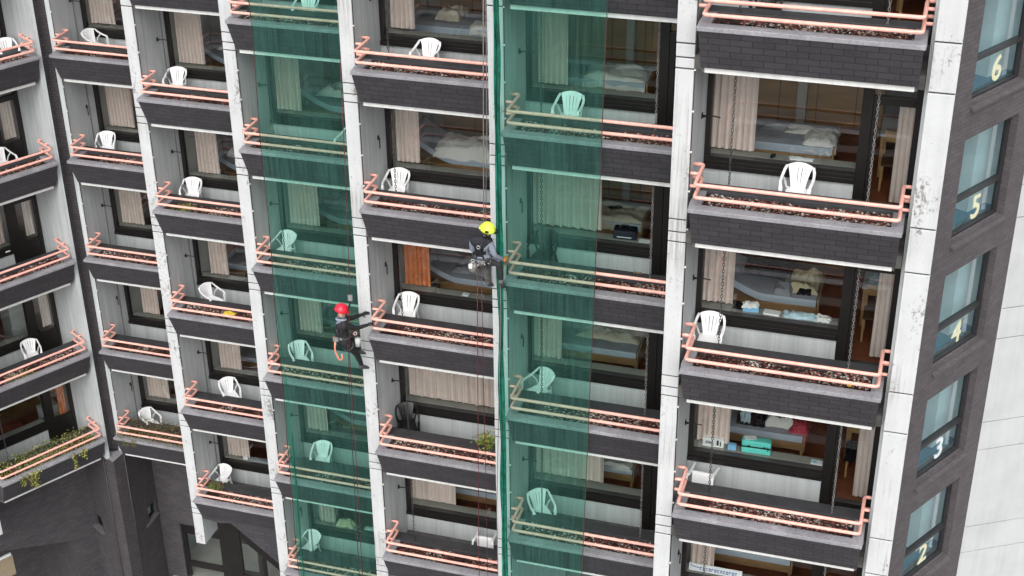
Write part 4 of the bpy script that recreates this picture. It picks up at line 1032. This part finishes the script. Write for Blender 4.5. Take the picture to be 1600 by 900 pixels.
for q in range(7):
    a = q * 2 * PI / 7; mb.face([(0, 0, .02), (.03 * math.cos(a - .35), .03 * math.sin(a - .35), .032), (.042 * math.cos(a), .042 * math.sin(a), .03), (.03 * math.cos(a + .35), .03 * math.sin(a + .35), .032)])
ob('petals', mb.mesh('petals', ['yellow']), t); mb = MB(); mb.tube([(0, 0, -.02), (0, 0, .022)], .004, 5); ob('stem', mb.mesh('stem', ['leaf']), t)

# ------------------------------------------------------------------ climbers
def skin_body(joints, rad, edges, root, mats, facemat):
    names = list(joints); me = bpy.data.meshes.new('body')
    me.from_pydata([joints[n] for n in names], [(names.index(a), names.index(b_)) for a, b_ in edges], [])
    o = bpy.data.objects.new('tmp', me); C.objects.link(o)
    md = o.modifiers.new('skin', 'SKIN'); md.use_smooth_shade = True
    for i, n in enumerate(names):
        r = rad[n]; me.skin_vertices[0].data[i].radius = r if isinstance(r, tuple) else (r, r)
    for i, n in enumerate(names): me.skin_vertices[0].data[i].use_root = (n == root)
    sb = o.modifiers.new('sub', 'SUBSURF'); sb.levels = 2; sb.render_levels = 2
    bpy.context.view_layer.update()
    out = bpy.data.meshes.new_from_object(o.evaluated_get(bpy.context.evaluated_depsgraph_get()))
    bpy.data.objects.remove(o); bpy.data.meshes.remove(me)
    out.materials.clear()
    for m in mats: out.materials.append(M[m])
    segs = [(Vector(joints[a]), Vector(joints[b_]), a, b_) for a, b_ in edges]
    for p in out.polygons:
        c_ = p.center; best = None
        for A_, B_, a, b_ in segs:
            d = B_ - A_; t = max(0, min(1, (c_ - A_).dot(d) / max(1e-9, d.length_squared))); q = (c_ - A_ - d * t).length
            if best is None or q < best[0]: best = (q, a, b_, t)
        p.material_index = facemat(best[1], best[2], best[3], c_); p.use_smooth = True
    return out
def hand(mb, wrist, direc, palmn, m, curl=.6, s=1.0):
    """palm with four fingers and a thumb, closing towards -palmn"""
    w = Vector(wrist); d = Vector(direc).normalized(); n = Vector(palmn); n = (n - d * n.dot(d)).normalized(); sd = d.cross(n)
    mb.sweep([w - d * .01, w + d * .045 * s, w + d * .09 * s], lambda i: [(a * (.036 + .006 * i) * s, b_ * .016 * s) for a, b_ in ((-1, -.6), (-.6, -1), (.6, -1), (1, -.6), (1, .6), (.6, 1), (-.6, 1), (-1, .6))], m, tuple(n))
    for q, (off, ln) in enumerate(((-.030, .070), (-.010, .080), (.010, .075), (.029, .060))):
        b0 = w + d * .085 * s + sd * off * s; pts = [b0]; dd = d.copy()
        for j in range(3):
            ang = curl * (.7 + .35 * j); dd = (dd * math.cos(ang) - n * math.sin(ang)).normalized(); pts.append(pts[-1] + dd * ln / 3 * s * 1.25); n_ = n
        mb.tube(pts, lambda i: (.0105 - .0012 * i) * s, 6, m)
    b0 = w + d * .03 * s - sd * .034 * s
    mb.tube([b0, b0 + (d * .5 - sd * .8 - n * .2).normalized() * .035 * s, b0 + (d * .9 - sd * .6 - n * .7).normalized() * .068 * s], lambda i: (.0125 - .0016 * i) * s, 6, m)
def add_to(me, mb, mats):
    t = mb.mesh('tmp', mats); bm = bmesh.new(); bm.from_mesh(me); bm.from_mesh(t); bm.to_mesh(me); bm.free(); bpy.data.meshes.remove(t)
def shoe(mb, heel, toe, m, up=(0, 0, 1)):
    h = Vector(heel); t = Vector(toe); d = (t - h).normalized(); h2 = h - d * .06
    mb.sweep([h2, h2 + d * .06, h2 + d * .15, h2 + d * .23, h2 + d * .27], lambda i: [((.036, .042, .046, .046, .026)[i] * math.cos(w), ((.050, .052, .040, .028, .016)[i]) * math.sin(w) - (0, 0, .012, .022, .03)[i]) for w in [2 * PI * q / 10 for q in range(10)]], m, up)
def helmet(mb, c_, r, tilt, m):
    st = len(mb.v)
    mb.lathe([(0, r * 1.02), (r * .35, r * .97), (r * .68, r * .76), (r * .92, r * .42), (r * 1.02, .0), (r * 1.03, -r * .22), (r * .97, -r * .24), (r * .95, 0)], n=20, m=m, sy=1.12)
    for q in range(-2, 3):
        mb.tube([(q * r * .2, r * 1.05 * math.cos(a) * .98 + 0, r * 1.0 * math.sin(a) * (1 - abs(q) * .06) + .004) for a in (R(35), R(60), R(90), R(120), R(145))], .006, 6, m)
    mb.sweep([(r * .75, r * .80, -.01), (0, r * 1.30, -.015), (-r * .75, r * .80, -.01)], [(-.02, -.005), (.02, -.005), (.02, .005), (-.02, .005)], m)
    mb.xform(Matrix.Translation(Vector(c_)) @ tilt, st)
def ring(mb, c_, r1, r2, tilt, rr, m, n=14):
    st = len(mb.v); mb.tube([(r1 * math.cos(2 * PI * q / n), r2 * math.sin(2 * PI * q / n), 0) for q in range(n)], rr, 6, m, True)
    mb.xform(Matrix.Translation(Vector(c_)) @ tilt, st)
BE = [('pel', 'waist'), ('waist', 'chest'), ('chest', 'uch'), ('uch', 'neck'), ('neck', 'hd0'), ('hd0', 'hd1'), ('hd1', 'hd2'), ('uch', 'sR'), ('sR', 'eR'), ('eR', 'wR'), ('uch', 'sL'), ('sL', 'eL'), ('eL', 'wL'),
      ('pel', 'hipR'), ('hipR', 'kR'), ('kR', 'cR'), ('cR', 'aR'), ('pel', 'hipL'), ('hipL', 'kL'), ('kL', 'cL'), ('cL', 'aL'), ('hd1', 'nose')]
RAD = dict(pel=(.125, .105), waist=(.125, .10), chest=(.15, .115), uch=(.13, .095), neck=.054, hd0=.066, hd1=(.078, .088), hd2=.062, nose=.013, sR=.070, sL=.070, eR=.047, eL=.047, wR=.034, wL=.034,
           hipR=.098, hipL=.098, kR=.064, kL=.064, cR=.060, cL=.060, aR=.043, aL=.043)
def mid(a, b_, t=.5): return tuple(Vector(a) * (1 - t) + Vector(b_) * t)
def climber(label, b, k, J, facing, mats, fm, name='person'):
    J = dict(J)
    J['cR'] = mid(J['kR'], J['aR'], .38); J['cL'] = mid(J['kL'], J['aL'], .38)
    J['waist'] = mid(J['pel'], J['chest'], .45)
    J['nose'] = tuple(Vector(J['hd1']) + Vector(facing).normalized() * .105 - Vector((0, 0, .012)))
    o = at(b, k, *J['pel']); t = thing(name, label, 'person', o, rot(b))
    P0 = Vector(J['pel']); Q = {n: tuple(Vector(p) - P0) for n, p in J.items()}
    return t, Q
# red helmet: hangs by the pier, reaches to the railing on the right
J1 = dict(pel=(-.396, -.25, .10), chest=(-.395, -.29, .36), uch=(-.40, -.285, .46), neck=(-.395, -.275, .555), hd0=(-.385, -.265, .63), hd1=(-.375, -.25, .71), hd2=(-.375, -.25, .78),
          sR=(-.275, -.375, .475), eR=(-.125, -.17, .33), wR=(.015, .055, .30), sL=(-.43, -.115, .45), eL=(-.30, .07, .40), wL=(-.205, .30, .36),
          hipR=(-.335, -.30, .04), kR=(-.235, -.04, -.33), aR=(-.245, .20, -.74), hipL=(-.47, -.19, .03), kL=(-.30, .12, -.14), aL=(-.36, .34, -.50))
f1v = Vector((.72, .50, -.35))
def fm1(a, b_, t, c_):
    e = {a, b_}
    if 'nose' in e or e == {'hd1', 'hd2'} or e == {'hd0', 'hd1'} or (e == {'neck', 'hd0'} and t > .4): return 3
    if e & {'hipR', 'hipL', 'kR', 'kL', 'cR', 'cL', 'aR', 'aL'}: return 1
    if 'neck' in e: return 2
    return 0
t1, Q = climber('climber in red helmet and black clothes hanging beside pier by left net', 4, 3, J1, f1v, None, fm1)
bm1 = ['jacket', 'trousers', 'sleeve', 'skin', 'glove', 'boot']
me = skin_body(Q, RAD, BE, 'pel', bm1, fm1)
mb = MB(); hand(mb, Q['wR'], Vector(Q['wR']) - Vector(Q['eR']), (0, -.2, 1), 4, .55); hand(mb, Q['wL'], Vector(Q['wL']) - Vector(Q['eL']), (-.9, 0, .3), 4, .25)
shoe(mb, Vector(Q['aR']) - Vector((0, 0, .03)), Vector(Q['aR']) + Vector((.09, .20, -.13)), 5); shoe(mb, Vector(Q['aL']) - Vector((0, 0, .02)), Vector(Q['aL']) + Vector((.10, .16, -.12)), 5)
hd = Vector(Q['hd1']); fd = f1v.normalized(); sd_ = fd.cross(Vector((0, 0, 1))).normalized()
for s in (-1, 1):
    mb.lathe([(0, -.010), (.010, -.004), (.010, .004), (0, .010)], tuple(hd + fd * .083 + sd_ * s * .030 + Vector((0, 0, .012))), 8, 2)
    mb.lathe([(0, -.028), (.012, -.015), (.013, .010), (0, .028)], tuple(hd + sd_ * s * .084 - fd * .005 - Vector((0, 0, .005))), 8, 3)
mb.tube([tuple(hd + fd * .080 + sd_ * q * .022 - Vector((0, 0, .048))) for q in (-1, 0, 1)], .006, 6, 3)
add_to(me, mb, bm1); body = ob('body', me, t1)
tilt1 = Matrix.Rotation(R(-56), 4, 'Z') @ Matrix.Rotation(R(-18), 4, 'X')
mb = MB(); helmet(mb, hd + Vector((-.005, -.005, .035)), .122, tilt1, 0); ob('helmet', mb.mesh('helmet', ['redhelmet']), t1)
mb = MB(); ring(mb, Vector(Q['neck']) + Vector((0, 0, -.01)), .088, .085, Matrix.Rotation(R(-14), 4, 'X'), .026, 0); ob('hood', mb.mesh('hood', ['sleeve']), t1)
mb = MB()
ring(mb, (0, 0, .05), .150, .125, Matrix.Identity(4), .017, 0)
for h_, kk in (('hipR', 'kR'), ('hipL', 'kL')):
    d = Vector(Q[kk]) - Vector(Q[h_]); ring(mb, Vector(Q[h_]) + d * .28, .105, .105, d.to_track_quat('Z', 'Y').to_matrix().to_4x4(), .014, 0)
for s, n_ in ((1, 'sR'), (-1, 'sL')):
    mb.tube([Vector((0, -.125, .05)), Vector(Q['chest']) + Vector((s * .05, -.12, 0)), Vector(Q[n_]) + Vector((-s * .03, -.03, .06)), Vector(Q['uch']) + Vector((s * .05, .10, .0)), Vector((s * .03, .115, .06))], .013, 6, 0)
mb.box(-.11, -.03, -.17, -.125, .02, .09, 1); mb.box(.0, .05, -.165, -.125, .06, .10, 1)
ring(mb, (-.15, -.06, -.03), .035, .02, Matrix.Rotation(R(90), 4, 'X'), .006, 1); ring(mb, (-.10, -.14, -.04), .03, .02, Matrix.Rotation(R(80), 4, 'Y'), .006, 1); ring(mb, (-.17, -.02, .0), .03, .02, Matrix.Rotation(R(70), 4, 'X'), .006, 2)
ob('harness', mb.mesh('harness', ['webbing', 'steel', 'sling']), t1)
mb = MB(); mb.sweep(arc([(-.10, -.16, .0), (-.115, -.17, -.20), (-.03, -.17, -.40), (.03, -.16, -.36), (.02, -.16, -.25)], None, .08), [(-.016, -.005), (.016, -.005), (.016, .005), (-.016, .005)], 0, (0, 1, 0))
ob('tool_sling', mb.mesh('tool_sling', ['sling']), t1)
mb = MB(); ring(mb, (.22, .09, .10), .055, .055, Matrix.Rotation(R(70), 4, 'X'), .014, 0); ring(mb, (.22, .09, .10), .03, .03, Matrix.Rotation(R(70), 4, 'X'), .012, 1); mb.lathe([(0, -.12), (.055, -.11), (.06, .06), (0, .07)], (.25, .12, -.08), 10, 2)
ob('tool_pouch', mb.mesh('tool_pouch', ['redrope', 'steel', 'tabletop']), t1)
px = [at(4, 3, *p) for p in [(-.03, -.30, 5.8), (-.10, -.30, 3.0), (-.175, -.30, 1.06), (-.20, -.33, .75), (-.235, -.33, .12), (-.25, -.34, -.4), (-.27, -.36, -3.0), (-.36, -.40, -9.5)]]
def rope(label, pts, mats, rad, extra=None):
    o = Vector(pts[0]); t = thing('climbing_rope', label, 'rope', tuple(o))
    mb = MB(); mb.tube(arc([tuple(Vector(p) - o) for p in pts], None, .2, 3), rad, 7); ob('strand', mb.mesh('strand', [mats]), t); return t
r1 = rope('dark red main rope running past the red helmeted climber', px, 'redrope', .0075)
c0 = Vector(px[0])
mb = MB(); dv = Vector(px[2]) - c0
mb.box(-.03, .05, -.02, .02, -.06, .06, 0); mb.tube([(0, 0, -.05), (.0, 0, -.13), (-.02, -.02, -.2)], .014, 6, 1)
d = ob('rope_clamp', mb.mesh('rope_clamp', ['steel', 'black']), r1, tuple(dv))
px2 = [at(4, 3, *p) for p in [(-.175, -.29, 1.0), (-.22, -.26, .82), (-.33, -.28, .55), (-.36, -.40, .20)]]
rope('black lanyard from rope clamp to red helmeted climber', px2, 'blackrope', .013)
px3 = [at(4, 3, *p) for p in [(-.235, -.42, .10), (-.235, -.41, -.25), (-.27, -.42, -.8), (-.30, -.44, -3.0), (-.42, -.46, -9.5)]]
rope('thin black tail rope hanging below the red helmeted climber', px3, 'blackrope', .008)
# lime helmet: back to the viewer, leaning to the railing on the right
J2 = dict(pel=(-.275, -.25, .61), chest=(-.265, -.335, .90), uch=(-.245, -.36, 1.00), neck=(-.19, -.385, 1.075), hd0=(-.155, -.395, 1.14), hd1=(-.12, -.395, 1.215), hd2=(-.115, -.395, 1.28),
          sR=(-.105, -.37, 1.00), eR=(-.035, -.33, .735), wR=(.03, -.08, .54), sL=(-.40, -.34, .985), eL=(-.445, -.25, .735), wL=(-.33, -.12, .62),
          hipR=(-.205, -.25, .58), kR=(-.005, -.20, .53), aR=(.025, -.18, .20), hipL=(-.345, -.22, .56), kL=(-.32, .10, .20), aL=(-.37, .34, -.16))
f2v = Vector((-.88, .35, -.10))
def fm2(a, b_, t, c_):
    e = {a, b_}
    if 'nose' in e or e == {'hd1', 'hd2'} or e == {'hd0', 'hd1'}: return 3
    if e in ({'hipR', 'kR'}, {'kR', 'cR'}, {'cR', 'aR'}): return 1
    if e & {'hipL', 'kL', 'cL', 'aL', 'hipR'}: return 2
    if e in ({'sR', 'eR'}, {'eR', 'wR'}, {'sL', 'eL'}): return 4
    if e == {'eL', 'wL'}: return 0
    if e == {'pel', 'waist'} : return 4
    return 0
bm2 = ['vest', 'trousers', 'camo', 'skin', 'sleeve', 'orangeglove', 'boot', 'glove']
t2, Q = climber('climber in lime helmet and black vest with grey sleeves hanging by right net', 5, 2, J2, f2v, None, fm2)
me = skin_body(Q, RAD, BE, 'pel', bm2, fm2)
mb = MB(); hand(mb, Q['wR'], Vector(Q['wR']) - Vector(Q['eR']), (0, -.3, 1), 5, .6, 1.05); hand(mb, Q['wL'], Vector(Q['wL']) - Vector(Q['eL']), (-.6, -.6, .2), 7, .5)
shoe(mb, Vector(Q['aR']) - Vector((0, 0, .03)), Vector(Q['aR']) + Vector((.0, .16, -.20)), 6); shoe(mb, Vector(Q['aL']) - Vector((0, 0, .02)), Vector(Q['aL']) + Vector((.03, .2, -.14)), 6)
hd = Vector(Q['hd1']); fd = f2v.normalized(); sd_ = fd.cross(Vector((0, 0, 1))).normalized()
for s in (-1, 1):
    mb.lathe([(0, -.010), (.010, -.004), (.010, .004), (0, .010)], tuple(hd + fd * .083 + sd_ * s * .030 + Vector((0, 0, .012))), 8, 7)
    mb.lathe([(0, -.028), (.012, -.015), (.013, .010), (0, .028)], tuple(hd + sd_ * s * .084 - fd * .005 - Vector((0, 0, .005))), 8, 3)
mb.tube([tuple(hd + fd * .080 + sd_ * q * .022 - Vector((0, 0, .048))) for q in (-1, 0, 1)], .006, 6, 3)
add_to(me, mb, bm2); ob('body', me, t2)
tilt2 = Matrix.Rotation(R(68), 4, 'Z') @ Matrix.Rotation(R(10), 4, 'X')
mb = MB(); helmet(mb, hd + Vector((.0, -.004, .030)), .115, tilt2, 0)
mb.lathe([(0, -.05), (.042, -.04), (.045, .02), (0, .03)], tuple(hd + Vector((-.02, -.125, -.03))), 12, 1); mb.lathe([(0, -.05), (.042, -.04), (.045, .02), (0, .03)], tuple(hd + Vector((.11, .05, -.02))), 12, 1)
mb.box(hd.x - .005, hd.x + .05, hd.y - .145, hd.y - .12, hd.z + .02, hd.z + .05, 1)
ob('helmet', mb.mesh('helmet', ['limehelmet', 'black']), t2)
mb = MB()
ring(mb, (.0, 0, .04), .150, .125, Matrix.Identity(4), .018, 0)
for h_, kk in (('hipR', 'kR'), ('hipL', 'kL')):
    d = Vector(Q[kk]) - Vector(Q[h_]); ring(mb, Vector(Q[h_]) + d * .3, .105, .105, d.to_track_quat('Z', 'Y').to_matrix().to_4x4(), .014, 0)
cB = Vector(Q['chest']) + Vector((0, -.125, .02))
for s, n_ in ((1, 'sR'), (-1, 'sL')):
    mb.tube([Vector((s * .07, -.12, .05)), cB, Vector(Q[n_]) + Vector((-s * .04, -.05, .06)), Vector(Q['uch']) + Vector((s * .07, .10, .0))], .013, 6, 0)
ring(mb, cB + Vector((0, -.01, 0)), .028, .028, Matrix.Rotation(R(90), 4, 'X'), .008, 1)
for i, (x, y, z) in enumerate(((-.15, -.05, -.04), (-.12, -.12, -.05), (-.02, -.15, -.05), (.08, -.13, -.03), (.13, -.06, -.05))): ring(mb, (x, y, z), .032, .02, Matrix.Rotation(R(60 + i * 25), 4, 'X') @ Matrix.Rotation(R(i * 40), 4, 'Y'), .006, 1)
ob('harness', mb.mesh('harness', ['webbing', 'steel']), t2)
mb = MB(); mb.lathe([(0, -.10), (.06, -.09), (.075, .04), (.07, .06), (0, .06)], (-.13, -.10, -.12), 12, 0); ob('tool_pouch', mb.mesh('tool_pouch', ['camo']), t2)
mb = MB(); mb.box(-.18, -.12, -.19, -.14, -.12, -.05); ob('white_tool', mb.mesh('white_tool', ['paper'], .006), t2)
mb = MB(); mb.box(.06, .17, -.10, -.04, -.10, -.07); ob('black_tool', mb.mesh('black_tool', ['black'], .006), t2)
mb = MB(); mb.tube([Vector(Q['wR']) + Vector((-.02, .02, -.01)), Vector(Q['wR']) + Vector((.06, .08, .0))], .045, 10, 0); ob('orange_tool', mb.mesh('orange_tool', ['orangeglove']), t2)
rope('black lanyard from lime helmeted climber shoulder to railing corner', [at(5, 2, *p) for p in [(-.12, -.46, 1.10), (.02, -.16, .62)]], 'blackrope', .009)
rope('grey rope hanging along the pier above the lime helmeted climber', [at(5, 2, *p) for p in [(-.13, -.30, 6.0), (-.19, -.30, 3.0), (-.22, -.31, 1.0), (-.24, -.32, .75)]], 'greyrope', .009)
rope('second grey rope on the pier, right above the lime helmet', [at(5, 2, *p) for p in [(-.09, -.31, 6.0), (-.13, -.31, 3.0), (-.19, -.33, .9)]], 'greyrope', .007)
rope('long red rope hanging below the lime helmeted climber', [at(5, 2, *p) for p in [(-.33, -.35, .5), (-.36, -.36, -1.0), (-.43, -.36, -5.0), (-.52, -.36, -13)]], 'redrope', .0065)
rope('red rope close to the pier below the lime helmeted climber', [at(5, 2, *p) for p in [(-.27, -.33, .4), (-.28, -.33, -1.6), (-.28, -.33, -5.0), (-.30, -.33, -13)]], 'redrope', .0055)
rope('thin grey rope slanting over the pier beside the right net', [at(5, 2, *p) for p in [(.0, -.17, .30), (.005, -.18, -.5), (-.05, -.2, -2.2), (-.12, -.22, -4.5), (-.12, -.22, -13)]], 'greyrope', .007)

# ------------------------------------------------------------------ camera, light
cam = bpy.data.cameras.new('camera'); co = bpy.data.objects.new('camera', cam); C.objects.link(co); S.camera = co
RM = ((0.9577870523477716, 0.28727279728698707, -0.010876685794671761), (0.12944823639260122, -0.464753447937388, -0.8759265875204122), (-0.2566848582402394, 0.8375431765403014, -0.48232179194078406))
rt, dn, fw_ = [Vector(r) for r in RM]
mw = Matrix((( rt.x, -dn.x, -fw_.x, 3.2340126), (rt.y, -dn.y, -fw_.y, -19.1010132), (rt.z, -dn.z, -fw_.z, 6.6967268), (0, 0, 0, 1)))
co.matrix_world = mw
cam.sensor_width = 36; cam.lens = 2345.395 / 1600 * 36; cam.clip_start = .1; cam.clip_end = 3000

ELEV, AZ = 44, 8          # azimuth of the sun measured from -Y towards +X
w = bpy.data.worlds.new('World'); S.world = w; w.use_nodes = True; nt = w.node_tree
bg = nt.nodes['Background']; sky = nt.nodes.new('ShaderNodeTexSky'); sky.sky_type = 'NISHITA'; sky.sun_disc = False
sky.sun_elevation = R(ELEV); sky.air_density = 1.0; sky.dust_density = 4.0; sky.ozone_density = 1.0
sdir = Vector((math.sin(R(AZ)) * math.cos(R(ELEV)), -math.cos(R(AZ)) * math.cos(R(ELEV)), math.sin(R(ELEV))))
sky.sun_rotation = math.atan2(sdir.x, sdir.y)
hs = nt.nodes.new('ShaderNodeHueSaturation'); hs.inputs['Saturation'].default_value = .22
L(nt, sky.outputs[0], hs.inputs['Color']); L(nt, hs.outputs[0], bg.inputs['Color']); bg.inputs['Strength'].default_value = .13
sl_ = bpy.data.lights.new('sun', 'SUN'); so = bpy.data.objects.new('sun', sl_); C.objects.link(so)
sl_.energy = 1.1; sl_.angle = R(75); sl_.color = (1, .97, .93)
so.rotation_euler = sdir.to_track_quat('Z', 'Y').to_euler(); so.location = (10, -30, 30)
S.view_settings.view_transform = 'Standard'; S.view_settings.look = 'None'; S.view_settings.exposure = .62; S.view_settings.gamma = 1
S.view_settings.use_curve_mapping = False
S.cycles.transparent_max_bounces = 12; S.cycles.max_bounces = 8
